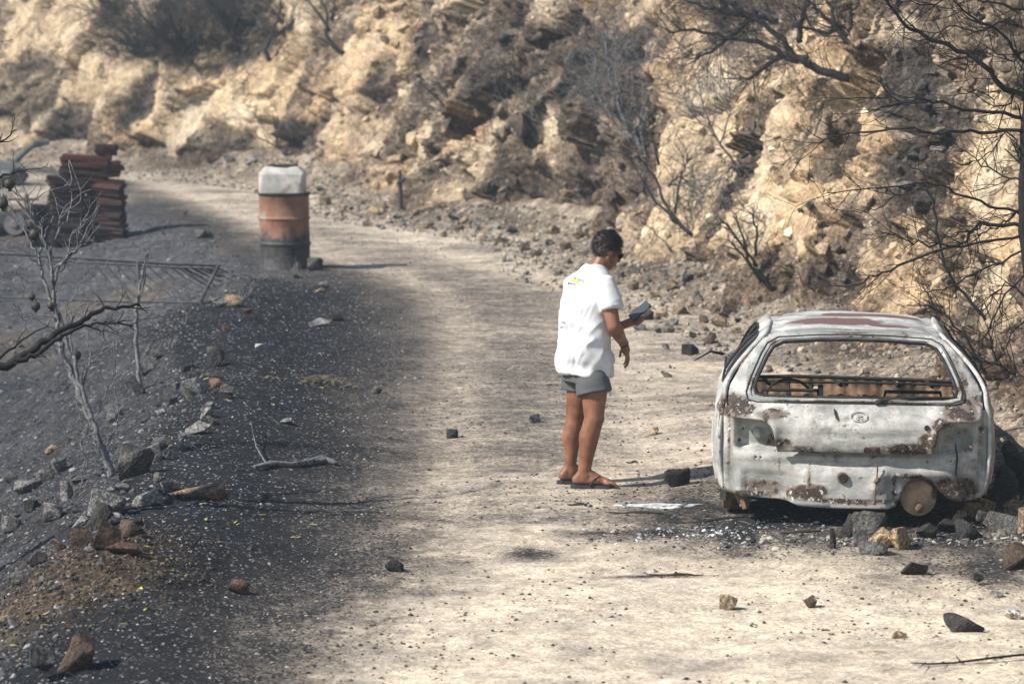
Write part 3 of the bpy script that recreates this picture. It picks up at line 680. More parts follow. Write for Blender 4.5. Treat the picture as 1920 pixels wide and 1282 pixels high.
def car_part(name, W, F, mat=None, parent=None, thick=0.006, smooth=True, label=None):
    W = np.asarray(W, float); F = np.asarray(F)
    if thick:
        nn = np.cross(W[F[:, 1]]-W[F[:, 0]], W[F[:, 2]]-W[F[:, 0]]); oc = W[F].mean(1)-np.array([0, 1.6, .45])
        if (nn*oc).sum() < 0: F = F[:, ::-1]
    cols = np.stack([patch_field(W, RUST_SHADE, 5), patch_field(W, GREY, 6), patch_field(W, MAROON, 7)], -1)
    o = link(name, mesh_np(name, W, F, cols, smooth), mat or M_PAINT, parent or car)
    if thick:
        m = o.modifiers.new('thickness', 'SOLIDIFY'); m.thickness = thick; m.offset = -1
        if mat is None: o.data.materials.append(M_SOOT); m.material_offset = 1
    if label: o['label'] = label
    return o
def zq(z): return z if z < .74 else .74+(z-.74)*.87
def prof(z, T): return float(np.interp(z, [t[0] for t in T], [t[1] for t in T]))
def mirror(h): return h+[(-x, z) for x, z in reversed(h) if x > 1e-6]
# rear hatch with its window opening
HY = [(.385, -.028), (.40, -.045), (.46, -.058), (.525, -.052), (.535, -.062), (.60, -.022), (.70, .055), (.735, .085), (.75, .105), (.85, .215), (1.02, .40), (1.06, .46), (1.12, .55)]
def hatch_f(x, z):
    wing = 0.03*float(sstep(.42, .50, abs(x))*sstep(.72, .62, z))
    dent = -wing+0.006*math.sin(9*x+3)*math.sin(14*z)
    return (x, prof(z, HY)+0.085*(abs(x)/.72)**2.6+dent, zq(z)-0.012*(abs(x)/.7)**2)
h_out = mirror([(0, .388), (.22, .389), (.455, .392), (.468, .44), (.475, .50), (.50, .555), (.55, .585), (.63, .592), (.735, .60), (.752, .64), (.757, .70), (.750, .765), (.71, .84), (.655, .93), (.605, 1.0), (.55, 1.062), (.45, 1.100), (.2, 1.116), (0, 1.118)])
h_win = mirror([(0, .705), (.30, .705), (.54, .708), (.595, .72), (.604, .755), (.58, .83), (.525, .955), (.49, 1.012), (.43, 1.042), (.2, 1.055), (0, 1.058)])
W, F = sheet(h_out, [h_win], hatch_f, 0.022)
hatch = car_part('hatch', W, F, thick=0.018)
# raised lip framing the window opening
def edge_tube(outline, f, r, name, parent, mat, lift=-0.004, n=6):
    mb = MB(); L = densify(outline, 0.03); pts = [Vector(f(*p))+Vector((0, lift, 0)) for p in L]; pts.append(pts[0]); pts.append(pts[1])
    mb.tube(pts, r, n, cap=False); W = np.array([tuple(v) for v in mb.V]); return car_part(name, W, np.array(mb.F), mat, parent, 0)
edge_tube([(x*1.04, (z-.88)*1.09+.88) for x, z in h_win], hatch_f, 0.0085, 'window_frame', hatch, M_PAINT)
edge_tube([(x*1.075, (z-.88)*1.16+.88) for x, z in h_win], hatch_f, 0.0045, 'window_groove', hatch, M_SOOT)
edge_tube([(x*.995, (z-.88)*.985+.88) for x, z in h_win], hatch_f, 0.010, 'window_seal', hatch, M_SOOT, 0.004)
mb = MB()
for k in range(24):
    a = 2*math.pi*k/24; a2 = 2*math.pi*(k+1)/24
ring = [Vector((0.02+.048*math.cos(2*math.pi*k/24), 0, .607+.026*math.sin(2*math.pi*k/24))) for k in range(26)]
mb.tube([Vector((p.x, hatch_f(p.x, p.z)[1]-.010, p.z)) for p in ring], .0035, 6, cap=False)
mb.box((0.02, hatch_f(0.02, .607)[1]-.010, .612), (.022, .008, .014)); mb.box((0.008, hatch_f(0.02, .595)[1]-.012, .597), (.010, .008, .012)); mb.box((0.033, hatch_f(0.02, .595)[1]-.012, .597), (.010, .008, .012))
mb.obj('emblem', M_PAINT, hatch)
mb = MB(); mb.tube([(x, hatch_f(x, z)[1]-.010, z) for x, z in ((-.125, .645), (-.118, .62), (-.112, .60), (-.105, .585))], [.004, .008, .007, .003], 5); mb.obj('slit', M_SOOT, hatch)
mb = MB(); p = Vector(hatch_f(.42, .55)); mb.tube([p+Vector((0, .004, 0)), p+Vector((0, -.014, 0)), p+Vector((0, -.0145, 0)), p+Vector((0, -.004, 0))], [.017, .015, .008, .007], 12); mb.obj('lock', M_SOOT, hatch)
mb = MB(); mb.capsule((.13, .03, .685), (.145, .025, .695), .018, .015, 8); mb.tube([(.14, .03, .695), (.22, .045, .71), (.34, .06, .716), (.5, .085, .715), (.62, .13, .708)], [.009, .007, .006, .006, .004], 5); mb.obj('wiper', M_SOOT, hatch)
# lower rear panel, with lamp recesses, the swollen spare-wheel well and a notch for the silencer
def rear_f(x, z):
    y = 0.025+0.10*(abs(x)/.79)**4
    bl = math.exp(-((x+.06)/.33)**6)*sstep(.335, .25, z); y -= 0.05*bl
    ax = abs(x); rec = sstep(.43, .47, ax)*sstep(.715, .685, ax)*sstep(.375, .405, z); y += 0.085*rec
    y += 0.035*sstep(.36, .385, z)*sstep(.46, .42, ax)
    y -= 0.012*math.exp(-((z-.345)/.012)**2)*(ax < .72)
    lp = sstep(-.67, -.64, x)*sstep(-.37, -.40, x)*sstep(.255, .24, z); y += 0.02*lp
    y -= 0.02*math.exp(-((x-.20-(.33-z)*-.5)/.03)**2)*sstep(.10, .2, z)*sstep(.34, .28, z)
    y += 0.010*math.exp(-((ax-.735)/.008)**2)
    y -= 0.03*math.exp(-(((x-.40)/.16)**2+((z-.26)/.025)**2))
    return (x, float(y), z)
r_out = [(-.79, .13), (-.70, .115), (-.66, .10), (-.44, .095), (-.38, .085), (-.33, .065), (-.1, .055), (.20, .055), (.245, .07), (.27, .12), (.295, .19), (.34, .235), (.40, .245), (.46, .225), (.50, .17), (.55, .12), (.60, .10), (.70, .105), (.755, .12), (.79, .15),
         (.795, .35), (.79, .50), (.785, .60), (.77, .64), (.4, .63), (0, .62), (-.4, .63), (-.77, .64), (-.785, .60), (-.79, .50), (-.795, .35)]
def circ(cx, cz, r, n=14): return [(cx+r*math.cos(2*math.pi*i/n), cz+r*math.sin(2*math.pi*i/n)) for i in range(n)]
r_holes = [circ(-.572, .478, .0165), circ(.575, .478, .013), circ(.62, .50, .006, 8), circ(-.585, .345, .008, 8), circ(-.555, .345, .007, 8), circ(.57, .342, .007, 8), circ(.60, .342, .007, 8), circ(-.685, .43, .009, 8), circ(.69, .415, .009, 8), circ(-.665, .50, .006, 8)]
W, F = sheet(r_out, r_holes, rear_f, 0.02)
rear = car_part('rear_panel', W, F, thick=0.008)
for (cx, cz, ro) in ((-.572, .478, .030), (-.07, .24, .034)):
    mb = MB(); y = rear_f(cx, cz)[1]
    mb.tube([(cx, y-.001, cz), (cx, y-.012, cz), (cx, y-.013, cz), (cx, y-.002, cz)], [ro, ro*.92, ro*.62, ro*.60], 18, cap=False); mb.obj('bung' if cz < .3 else 'lamp_socket', M_PAINT if cz > .3 else M_RUST, rear, smooth=True)
mb = MB(); mb.tube([(-.07, -.034, .24), (-.07, -.045, .24)], .024, 14); mb.obj('bung', M_SOOT, rear)
mb = MB(); y = rear_f(.135, .2)[1]-.012
mb.tube([(.125, y+.01, .335), (.135, y+.0, .30), (.13, y, .24), (.125, y, .17), (.12, y, .10)], [.006, .005, .005, .005, .004], 5); mb.capsule((.135, y, .235), (.125, y, .225), .018, .014, 8); mb.capsule((.12, y, .10), (.12, y, .115), .014, .010, 8); mb.obj('latch', M_RUST, rear)
mb = MB(); mb.tube([(.60, rear_f(.6, .42)[1]-.006, .43), (.607, rear_f(.6, .36)[1]-.008, .36), (.60, rear_f(.6, .28)[1]-.008, .27), (.612, rear_f(.6, .2)[1]-.008, .19)], [.004, .006, .005, .010], 5); mb.obj('drip', M_SOOT, rear)
# sides: sill to roof with wheel arches and window openings
def side_w(y, z):
    if z < .74: w = .845-.055*((z-.42)/.34)**2
    else: w = .797-(z-.74)*(.42+.98*(z-.74))
    w *= 1-.085*(max(0, .34-y)/.34)**2-.12*(max(0, y-3.0)/.95)**2
    return w + .010*math.exp(-((z-.62)/.02)**2)
def side_dip(y, z): return float(.27*sstep(1.75, 2.5, y)*sstep(.3, .7, z))
def arch(cy, r, cz=.17, n=12): return [(cy+r*math.cos(math.pi*i/n), cz+r*math.sin(math.pi*i/n)) for i in range(n+1)]
s_out = [(.115, .14)]+[(.30, .10)]+list(reversed(arch(.66, .30)))+[(1.02, .09), (2.75, .09)]+list(reversed(arch(3.10, .30)))+[(3.46, .13), (3.85, .16), (3.92, .35), (3.88, .55), (3.65, .66), (2.62, .735), (2.45, .765), (1.95, 1.05), (1.8, 1.085), (1.2, 1.108), (.62, 1.092), (.52, 1.065), (.30, .86), (.18, .745), (.12, .68), (.105, .45)]
s_win = [chaikin([(.36, .775), (.56, .985), (.66, 1.035), (1.02, 1.045), (1.05, 1.03), (1.05, .77), (1.0, .757), (.42, .752)], 1), chaikin([(1.13, .77), (1.13, 1.03), (1.16, 1.045), (1.72, 1.035), (1.84, .99), (2.25, .78), (2.2, .76), (1.18, .757)], 1)]
for sg, nm in ((-1, 'side_panel'), (1, 'side_panel')):
    W, F = sheet(s_out, s_win, lambda y, z: (sg*side_w(y, z), y, zq(z)-side_dip(y, z)), 0.032)
    sd = car_part('side_panel', W, F, thick=0.022)
    for hole in s_win: edge_tube(hole, lambda y, z: (sg*(side_w(y, z)+.004), y, zq(z)-side_dip(y, z)), .006, 'window_frame', sd, M_SOOT, 0)
    mb = MB(); mb.tube([(sg*(side_w(y, z)+.002), y, z) for y, z in arch(.66, .305)], .012, 6); mb.obj('arch_lip', M_PAINT, sd)
    mb = MB(); mb.tube([(sg*.79, .66, .175), (sg*.78, .66, .175), (sg*.62, .66, .175)], [.19, .235, .24], 24); mb.tube([(sg*.82, .66, .175), (sg*.78, .66, .175)], [.05, .06], 12); mb.obj('brake_drum', M_RUST, car)
    mb = MB(); mb.tube([(sg*.79, 3.10, .175), (sg*.62, 3.10, .175)], [.235, .24], 24); mb.obj('brake_disc', M_RUST, car)
# roof, bonnet, screen pillars belong to the sides; inner wheel arches
def roof_f(x, y): return (x, y, zq(1.085)-.012+.048*(1-(abs(x)/.56)**2.5)-.016*((y-1.1)/.7)**2+.004*math.sin(8*x)*math.sin(6*y)-.012*math.exp(-((abs(x)-.46)/.02)**2))
W, F = sheet([(-.52, .54), (0, .51), (.52, .54), (.535, 1.2), (.525, 1.80), (.3, 1.86), (0, 1.88), (-.3, 1.86), (-.525, 1.80), (-.535, 1.2)], [], roof_f, 0.035)
car_part('roof', W, F, thick=0.02)
def hood_f(x, y): return (x, y, .43-.03*((y-2.45)/1.3)**1.6+.02*(1-(x/.75)**2))
W, F = sheet([(-.70, 2.52), (0, 2.46), (.70, 2.52), (.74, 3.2), (.62, 3.72), (0, 3.82), (-.62, 3.72), (-.74, 3.2)], [], lambda x, y: hood_f(x, max(y, 2.451)), 0.06)
car_part('bonnet', W, F)
W, F = sheet([(-.70, .12), (.70, .12), (.72, .40), (-.72, .40)], [[(-.4, .25), (.4, .25), (.4, .45), (-.4, .45)]], lambda x, z: (x, 3.88-.12*(x/.7)**2, z), 0.06); car_part('front_panel', W, F)
W, F = sheet([(-.76, .15), (.76, .15), (.76, 3.7), (-.76, 3.7)], [], lambda x, y: (x, y, .10+.05*math.sin(y*9)*math.sin(x*6)*.4), 0.08); car_part('floor_pan', W, F, M_SOOT)
# firewall, dashboard bars, steering wheel, seat frames
W, F = sheet([(-.74, .25), (.74, .25), (.70, .555), (.3, .565), (-.3, .565), (-.70, .555)], [circ(-.2, .49, .02, 8), circ(.33, .54, .016, 8), circ(.1, .44, .012, 8)], lambda x, z: (x, 2.36+.006*math.sin(x*31)+.005*math.sin(x*83+1)+.006*math.sin(z*40)+.04*(x/.7)**2, z), 0.02)
fw = car_part('firewall', W, F, simple('scorched_rust', (.27, .175, .11), .9, var=.6, scale=7, bump=.3, dark=((.05, .037, .03), .5)))
ZD = Vector((0, 0, -.115)); mb = MB(); mb.tube([(-.72, 2.25, .685), (-.35, 2.24, .70), (0, 2.24, .695), (.35, 2.24, .69), (.72, 2.26, .675)], .014, 6); mb.tube([(-.72, 2.30, .665), (-.3, 2.29, .655), (.2, 2.29, .66), (.72, 2.31, .65)], .009, 5)
for x in (-.55, -.08, .3, .52): mb.tube([(x, 2.24, .69), (x+.03, 2.22, .655), (x+.05, 2.26, .64)], .012, 5)
mb.box((-.17, 2.28, .54), (.035, .03, .2)); mb.box((.02, 2.3, .5), (.02, .03, .14)); mb.V = [v+ZD for v in mb.V]; mb.obj('dashboard_bar', M_SOOT, car)
mb = MB(); R = Matrix.Rotation(math.radians(50), 3, 'X')
mb.tube([Vector((-.38, 2.05, .46))+R @ Vector((.15*math.cos(2*math.pi*k/24), .15*math.sin(2*math.pi*k/24), 0)) for k in range(26)], .010, 6, cap=False)
for k in range(3):
    a = math.radians(90+120*k); mb.tube([Vector((-.38, 2.05, .46)), Vector((-.38, 2.05, .46))+R @ Vector((.15*math.cos(a), .15*math.sin(a), 0))], .008, 5)
mb.tube([(-.38, 2.05, .50), (-.38, 2.3, .40)], .018, 6); mb.obj('steering_wheel', M_SOOT, car)
for x in (-.38, .38):
    mb = MB()
    mb.tube([(x-.2, 1.15, .2), (x-.2, 1.05, .45), (x-.17, .98, .64), (x+.17, .98, .64), (x+.2, 1.05, .45), (x+.2, 1.15, .2)], .012, 6)
    for k in range(6): mb.tube([(x-.2, 1.12-.015*k, .25+.055*k), (x, 1.09-.015*k, .245+.055*k), (x+.2, 1.12-.015*k, .25+.055*k)], .004, 4)
    for k in range(5): mb.tube([(x-.14+.07*k, 1.15, .2), (x-.14+.07*k, 1.0, .6)], .003, 4)
    mb.obj('seat_frame', M_SOOT, car)
W, F = sheet([(-.62, .16), (.62, .16), (.60, .56), (-.60, .56)], [], lambda x, z: (x, .62+.012*math.sin(x*22)+.10*(z-.2), z), 0.03); car_part('rear_bulkhead', W, F, M_SOOT)
# inner wings close the wheel wells
for sg in (-1, 1):
    W, F = sheet([(.25, .10), (1.05, .10), (1.05, .5), (.25, .5)], [], lambda y, z: (sg*(.60-.06*math.sin((y-.25)*4)), y, z), 0.05); car_part('inner_wing', W, F, M_SOOT)
# silencer
mb = MB(); c0 = Vector((.385, .10, .105))
mb.tube([c0, c0+Vector((0, .006, 0)), c0+Vector((0, .03, 0)), c0+Vector((0.02, .34, .04))], [.085, .104, .108, .108], 28); muf = mb.obj('silencer', M_RUST_L, car, smooth=False)
mb = MB(); p = c0+Vector((.005, .02, -.050)); mb.tube([p, p+Vector((0, -.085, 0)), p+Vector((0, -.0855, 0)), p+Vector((0, -.01, 0))], [.026, .025, .018, .017], 14); mb.obj('tailpipe', M_RUST, muf, smooth=True)
# torn, hanging pieces at the wheel arch
mb = MB(); mb.rings([[(-.80+a, .34, .04), (-.765+a, .35, .03), (-.765+a, .36, .03), (-.80+a, .35, .04)] for a in (0,)]+[[(-.795, .30, .16), (-.76, .31, .16), (-.76, .32, .16), (-.795, .31, .16)], [(-.79, .30, .20), (-.775, .30, .20), (-.775, .31, .20), (-.79, .31, .20)], [(-.79, .27, .28), (-.775, .27, .28), (-.775, .28, .28), (-.79, .28, .28)], [(-.778, .26, .315), (-.774, .26, .315), (-.774, .265, .315), (-.778, .265, .315)]])
mb.obj('torn_strip', M_PAINT, car)
mb = MB(); mb.tube([(-.70, .16, .30), (-.69, .18, .2), (-.67, .14, .12), (-.64, .12, .02)], [.02, .03, .028, .02], 6); mb.tube([(-.73, .2, .22), (-.70, .2, .1), (-.66, .16, .03)], .016, 6); mb.obj('bracket', M_RUST, car)
mb = MB(); mb.tube([(-.82, 2.3, .72), (-.9, 2.2, .745), (-1.0, 2.05, .70)], [.012, .008, .004], 5); mb.obj('mirror_stalk', M_SOOT, car)
mb = MB(); mb.tube([(-.79, .125, .66), (-.80, .13, .60), (-.805, .13, .52), (-.80, .125, .48)], [.004, .016, .016, .004], 6, flat=.5); mb.obj('side_slot', M_RUST, car)

# ------------------------------------------------------------------ the person
D0 = 20.83
FEET = gpix(1100, 912); D0 = FEET.y*CT-(FEET.z-CAMZ)*ST
def J(px, py, dd): return pix(px, py, D0+dd)
def skin_mat():
    t = NT('tanned_skin'); v = t.coord(); n = t.noise(v, 14, 4, 0.6); n2 = t.noise(v, 90, 3)
    c = t.mix(t.ramp(n, 0.3, 0.7), (0.16, 0.064, 0.036), (0.255, 0.112, 0.062)); c = t.mix(t.ramp(n2, 0.55, 0.7, 0, 0.35), c, (0.13, 0.055, 0.032)); c = t.mix(t.ramp(t.noise(v, 5, 4), .5, .65, 0, .4), c, (.30, .15, .10))
    t.b.inputs['Subsurface Weight'].default_value = 0.06; t.b.inputs['Subsurface Radius'].default_value = (0.02, 0.008, 0.004)
    return t.done(c, 0.48, t.bump(n2, 0.12, 0.002), spec=0.4)
M_SKIN = skin_mat()
def cloth(name, c, rough=0.9, var=0.05):
    t = NT(name); v = t.coord(); n = t.noise(v, 9, 5, 0.6); w = t.noise(v, 260, 2)
    return t.done(t.mix(n, tuple(x*(1-var) for x in c), tuple(min(.9, x*(1+var)) for x in c)), rough, t.bump(t.math('ADD', t.math('MULTIPLY', n, .7), t.math('MULTIPLY', w, .1)), 0.25, 0.012), spec=0.15)
M_SHIRT = cloth('white_cotton', (0.64, 0.645, 0.65)); M_SHORTS = cloth('grey_shorts', (0.098, 0.102, 0.104), var=0.15)
M_HAIR = simple('dark_hair', (0.016, 0.010, 0.008), 0.5, var=0.7, scale=60, bump=0.2, spec=0.4)
M_RUBBER = simple('dark_rubber', (0.035, 0.036, 0.038), 0.8, var=0.2, scale=20)
M_LENS = simple('dark_lens', (0.008, 0.008, 0.010), 0.15, var=0.1, spec=0.6)
person = thing('person', 'person in white printed T-shirt and grey shorts looking at a phone', 'person', FEET)
body = MB()
# legs: right leg is the nearer one
rhip, rknee, rank = J(1106, 668, -.055), J(1115, 784, -.11), J(1095, 884, -.07)
lhip, lknee, lank = J(1088, 670, .055), J(1079, 786, .10), J(1069, 874, .12)
for hip, knee, ank, kx in ((rhip, rknee, rank, 1), (lhip, lknee, lank, .95)):
    fw_ = Vector((1, .05, 0))
    thigh = hip.lerp(knee, .5)+fw_*.012
    calf = knee.lerp(ank, .36)-fw_*.012; low = knee.lerp(ank, .75)-fw_*.002
    body.chain([hip, thigh, knee-fw_*.004, calf, low, ank], [.065*kx, .092*kx, .064*kx, .066*kx, .047*kx, .041*kx], 18)
    body.ellipsoid(knee+fw_*.03, (.035, .042, .05))
    body.ellipsoid(calf-fw_*.018+Vector((0, 0, -.01)), (.05, .052, .09))
def foot(ank, heading, tilt=0):
    f = Vector((math.cos(heading), math.sin(heading), 0)); s = Vector((-f.y, f.x, 0)); g = hz(ank.x, ank.y)+.022
    heel = Vector((ank.x, ank.y, g+.035))-f*.045
    a = Vector((ank.x, ank.y, 0))
    body.chain([ank, ank+f*.01-Vector((0, 0, .03))], [.041, .043]); body.capsule(heel, ank-f*.008-Vector((0, 0, .01)), .034, .036)
    mid = a+f*.09; mid.z = g+.035; ball = a+f*.15; ball.z = g+.022
    body.chain([heel, mid, ball], [.035, .036, .026]); body.capsule(ball-s*.022, ball+s*.022, .022, .022); body.capsule(mid-s*.012, mid+s*.012, .028, .028)
    body.capsule(ank-f*0, mid+Vector((0, 0, .012)), .036, .028)
    for k in range(5):
        o = (k-2)*.0175; L = (.052, .05, .046, .04, .032)[k]; r = (.0135, .0095, .009, .0085, .008)[k]
        t0 = ball+s*(-o if False else o)+f*.005; t0.z = g+.016
        t1 = t0+f*L*.6+Vector((0, 0, .004)); t2 = t0+f*L; t2.z = g+.010
        body.chain([t0, t1, t2], [r*1.05, r, r*.95], 8)
    return heel, f, s, g
rf = foot(rank, math.radians(-6)); lf = foot(lank, math.radians(8))
# torso core (under the shirt), neck
TA = math.radians(44)
tf = Vector((math.cos(TA), math.sin(TA), 0)); tr = Vector((tf.y, -tf.x, 0))           # forward, towards his right
def ring(px, py, dd, ws, wd, ang, n=28, sup=2.4, lift=(0, 0)):
    c = J(px, py, dd); f = Vector((math.cos(ang), math.sin(ang), 0)); s = Vector((f.y, -f.x, 0)); R = []
    for k in range(n):
        a = 2*math.pi*k/n; ca, sa = math.cos(a), math.sin(a); e = 2/sup
        u = math.copysign(abs(ca)**e, ca); v = math.copysign(abs(sa)**e, sa)
        R.append(c+s*ws*u+f*wd*v+Vector((0, 0, lift[0]*u+lift[1]*v)))
    return R
body.rings([ring(1098, 705, 0, .12, .085, .6), ring(1097, 640, 0, .13, .085, .7), ring(1100, 560, 0, .14, .08, TA), ring(1108, 520, 0, .11, .055, TA), ring(1116, 500, 0, .06, .05, TA)])
HC = J(1138, 470, .015)
neck0, neck1 = J(1117, 512, .0), J(1131, 486, .008)
body.chain([neck0, neck1, HC], [.068, .060, .055])
# arms
rs, rel, rwr = J(1137, 531, -.15), J(1151, 612, -.20), J(1170, 645, -.03)
ls_, lel, lwr = J(1070, 532, .14), J(1112, 612, .26), J(1167, 610, .30)
body.chain([rs, rs.lerp(rel, .5)+Vector((-.006, 0, 0)), rel, rel.lerp(rwr, .28), rwr], [.040, .053, .044, .047, .029], 16)
body.chain([ls_, ls_.lerp(lel, .5), lel, lel.lerp(lwr, .28), lwr], [.040, .050, .043, .045, .029], 16)
def finger(p0, dirs, r, L):
    p = Vector(p0); pts = [p]
    for d, l in zip(dirs, L): p = p+Vector(d).normalized()*l; pts.append(p)
    body.chain(pts, [r*1.08, r, r*.95, r*.85][:len(pts)], 8)
# right hand hangs, slightly curled
rp = J(1173, 656, .01)
body.chain([rwr, rp], [.029, .031]); body.ellipsoid(J(1174, 657, .012), (.024, .036, .038))
for k, (dx, dd) in enumerate(((1178, .045), (1177.5, .028), (1176, .008), (1173.5, -.012))):
    L = (.036, .042, .040, .032)[k]
    finger(J(dx, 664, dd), [(.12, .1, -1), (-.30, .0, -1), (-.65, -.05, -.8)], .0088, (L, L*.72, L*.55))
finger(J(1167, 652, .03), [(-.35, .2, -.9), (-.1, .15, -1)], .0095, (.034, .028))
# phone, held in the left hand
phone_c = J(1200, 583, .27)
PL = Vector((.72, .12, .60)).normalized(); PN = Vector((-.50, -.62, .52)); PN = (PN-PL*PN.dot(PL)).normalized(); PW = PL.cross(PN).normalized()
phM = Matrix((PL, PW, PN)).transposed()
# left hand: palm behind the phone's lower half, four fingers round the near edge, thumb on the far edge
palm = phone_c-PL*.055-PN*.032
near = PW if PW.y < 0 else -PW
body.chain([lwr, palm-PL*.02, palm+PL*.012], [.029, .032, .028]); body.capsule(palm-near*.022, palm+near*.018, .026, .026)
for k in range(4):
    b0 = palm+near*.030+PL*(-.022+.0205*k)-PN*.006; r = (.0088, .0092, .0094, .0088)[k]
    finger(b0, [near+PN*.15, PN*1.0+near*.55, PN*.55-near*.95], r, (.022, .024+.002*k, .020))
finger(palm-near*.030-PL*.01, [-near*.55+PL*.7+PN*.5, PL*.75+PN*.75+near*.1, PL*.8+near*.35+PN*.1], .0105, (.030, .028, .022))
# head
HY_ = math.radians(27); hf0 = Vector((math.cos(HY_), math.sin(HY_), 0)); hs = Vector((hf0.y, -hf0.x, 0)); pit = math.radians(27)
hf = hf0*math.cos(pit)-Vector((0, 0, 1))*math.sin(pit); hu = hs.cross(hf); hu = hu if hu.z > 0 else -hu
HM = Matrix((hf, -hs, hu)).transposed()
def hp_(f, r, u): return HC+hf*f+hs*r+hu*u
body.ellipsoid(hp_(-.012, 0, .025), (.098, .076, .088), HM, 24, 16)
body.ellipsoid(hp_(.035, 0, -.035), (.058, .060, .078), HM, 20, 14)
body.ellipsoid(hp_(.055, 0, -.088), (.032, .036, .026), HM)                    # chin
body.capsule(hp_(.082, 0, .022), hp_(.108, 0, -.022), .010, .015, 10)           # nose
body.capsule(hp_(.070, -.035, .030), hp_(.070, .035, .030), .021, .021, 10)     # brow
body.capsule(hp_(.088, -.016, -.055), hp_(.088, .016, -.055), .011, .011, 8)    # mouth
body.capsule(hp_(.086, -.014, -.068), hp_(.086, .014, -.068), .011, .011, 8)
for s_ in (-1, 1):
    body.ellipsoid(hp_(-.008, .078*s_, -.012), (.019, .010, .033), HM, 12, 8); body.ellipsoid(hp_(.052, .040*s_, -.018), (.025, .022, .025), HM)
    body.capsule(hp_(0, .058*s_, -.05), hp_(.05, .03*s_, -.085), .018, .02)
bme = remesh(body, 0.0052, FEET, 4)
pb = link('body', bme, M_SKIN, person)
# hair
hair = MB(); hair.ellipsoid(hp_(-.015, 0, .029), (.1025, .0815, .0925), HM, 48, 36)
hm = hair.mesh('hair', FEET, True); bm = bmesh.new(); bm.from_mesh(hm); ctr = HC-FEET
def keep_hair(p):
    q = p-ctr; f, r, u = q.dot(hf), q.dot(hs), q.dot(hu)
    line = np.interp(f, [-.13, -.10, -.05, -.02, .0, .02, .045, .06, .12], [-.052, -.056, -.050, -.005, .004, -.010, .035, .062, .07])
    return u > line+.010*float(vnoise(q.x*90, q.y*90, q.z*40, 3))
bmesh.ops.delete(bm, geom=[v for v in bm.verts if not keep_hair(v.co)], context='VERTS')
for v in bm.verts:
    q = v.co-ctr; n_ = float(fbm(np.array([v.co.x]), np.array([v.co.y]), np.array([v.co.z]), 38, 3, .6, 5)[0])
    v.co += q.normalized()*((.010*n_+.003)+.004*(1 if q.dot(hu) > .04 else 0))
hr_ = random.Random(8); hv = [(v.co.copy(), (v.co-ctr).normalized()) for v in bm.verts]
for _ in range(2600):                                            # short locks
    p, n_ = hr_.choice(hv); p = p+Vector((hr_.gauss(0, .004), hr_.gauss(0, .004), hr_.gauss(0, .004)))
    t_ = (-hu*.9+hf*.5+Vector((hr_.gauss(0, .5), hr_.gauss(0, .5), hr_.gauss(0, .5)))); t_ = (t_-n_*t_.dot(n_)).normalized(); L_ = hr_.uniform(.014, .030); w_ = n_.cross(t_)*hr_.uniform(.0015, .003)
    a_ = bm.verts.new(p-w_+n_*.001); b_ = bm.verts.new(p+w_+n_*.001); c_ = bm.verts.new(p+t_*L_+n_*hr_.uniform(.003, .011)); bm.faces.new((a_, b_, c_))
bm.to_mesh(hm); bm.free(); ho = link('hair', hm, M_HAIR, person)

# sunglasses
gl = MB()
for s_ in (-1, 1):
    gl.ellipsoid(hp_(.094, .034*s_, .008), (.008, .030, .022), HM, 14, 8)
    gl.tube([hp_(.088, .060*s_, .016), hp_(.05, .078*s_, .015), hp_(0, .084*s_, .012), hp_(-.02, .082*s_, .0)], [.006, .004, .004, .003], 5)
gl.tube([hp_(.096, -.02, .018), hp_(.1, 0, .016), hp_(.096, .02, .018)], .003, 5); gl.obj('sunglasses', M_LENS, person, FEET, True)
# shirt
sh = MB()
sh.rings([ring(1097, 700, 0, .185, .160, .75, 40, 2.3, (-.012, -.012)), ring(1096, 672, 0, .192, .166, .75, 40, 2.3), ring(1096, 640, 0, .188, .150, .76, 40, 2.4), ring(1098, 605, 0, .180, .136, TA, 40, 2.5), ring(1102, 570, 0, .186, .128, TA, 40, 2.6),
          ring(1104, 545, 0, .192, .122, TA, 40, 2.6), ring(1105, 527, 0, .183, .108, TA, 40, 2.4), ring(1108, 514, 0, .145, .088, TA, 40, 2.2), ring(1112, 505, 0, .105, .078, TA, 40, 2), ring(1116, 497, 0, .075, .070, TA, 40, 2, (0, -.012))])
def sleeve(a, b, r0, r1):
    d = (b-a).normalized(); sh.tube([a-d*.03, a, a.lerp(b, .5), b], [r0*.7, r0, (r0+r1)/2, r1], 22)
sleeve(J(1134, 527, -.135), J(1147, 580, -.185), .070, .073); sleeve(J(1074, 528, .125), J(1093, 575, .20), .070, .074)
sme = remesh(sh, 0.007, FEET, 5, 'shirt')
P = coords(sme); sme.update(); N = normals(sme); Pz = P[:, 2]; hgt = Pz
q = P[:, 0]*tr.x+P[:, 1]*tr.y
rid = lambda x: 1-np.abs(x)
fold = rid(fbm(q*1.0+hgt*.85, P[:, 1]*.8, hgt*.55-q*.6, 7.0, 2, .5, 41))-.72
fold2 = rid(fbm(q*1.4-hgt*.5, P[:, 1], hgt*.35, 9.0, 2, .5, 43))-.72
amp = .014+.034*sstep(1.40, .95, hgt)
P = P+N*(amp*fold+.5*amp*fold2)[:, None]
low_ = sstep(.86, .74, hgt); ang_ = np.arctan2(P[:, 1]-P[:, 1].mean(), P[:, 0]-P[:, 0].mean())
P = P+N*(low_*.010*np.sin(ang_*7+1))[:, None]
sme.vertices.foreach_set('co', P.astype(np.float32).ravel()); sme.update()
shirt = link('t_shirt', sme, M_SHIRT, person)
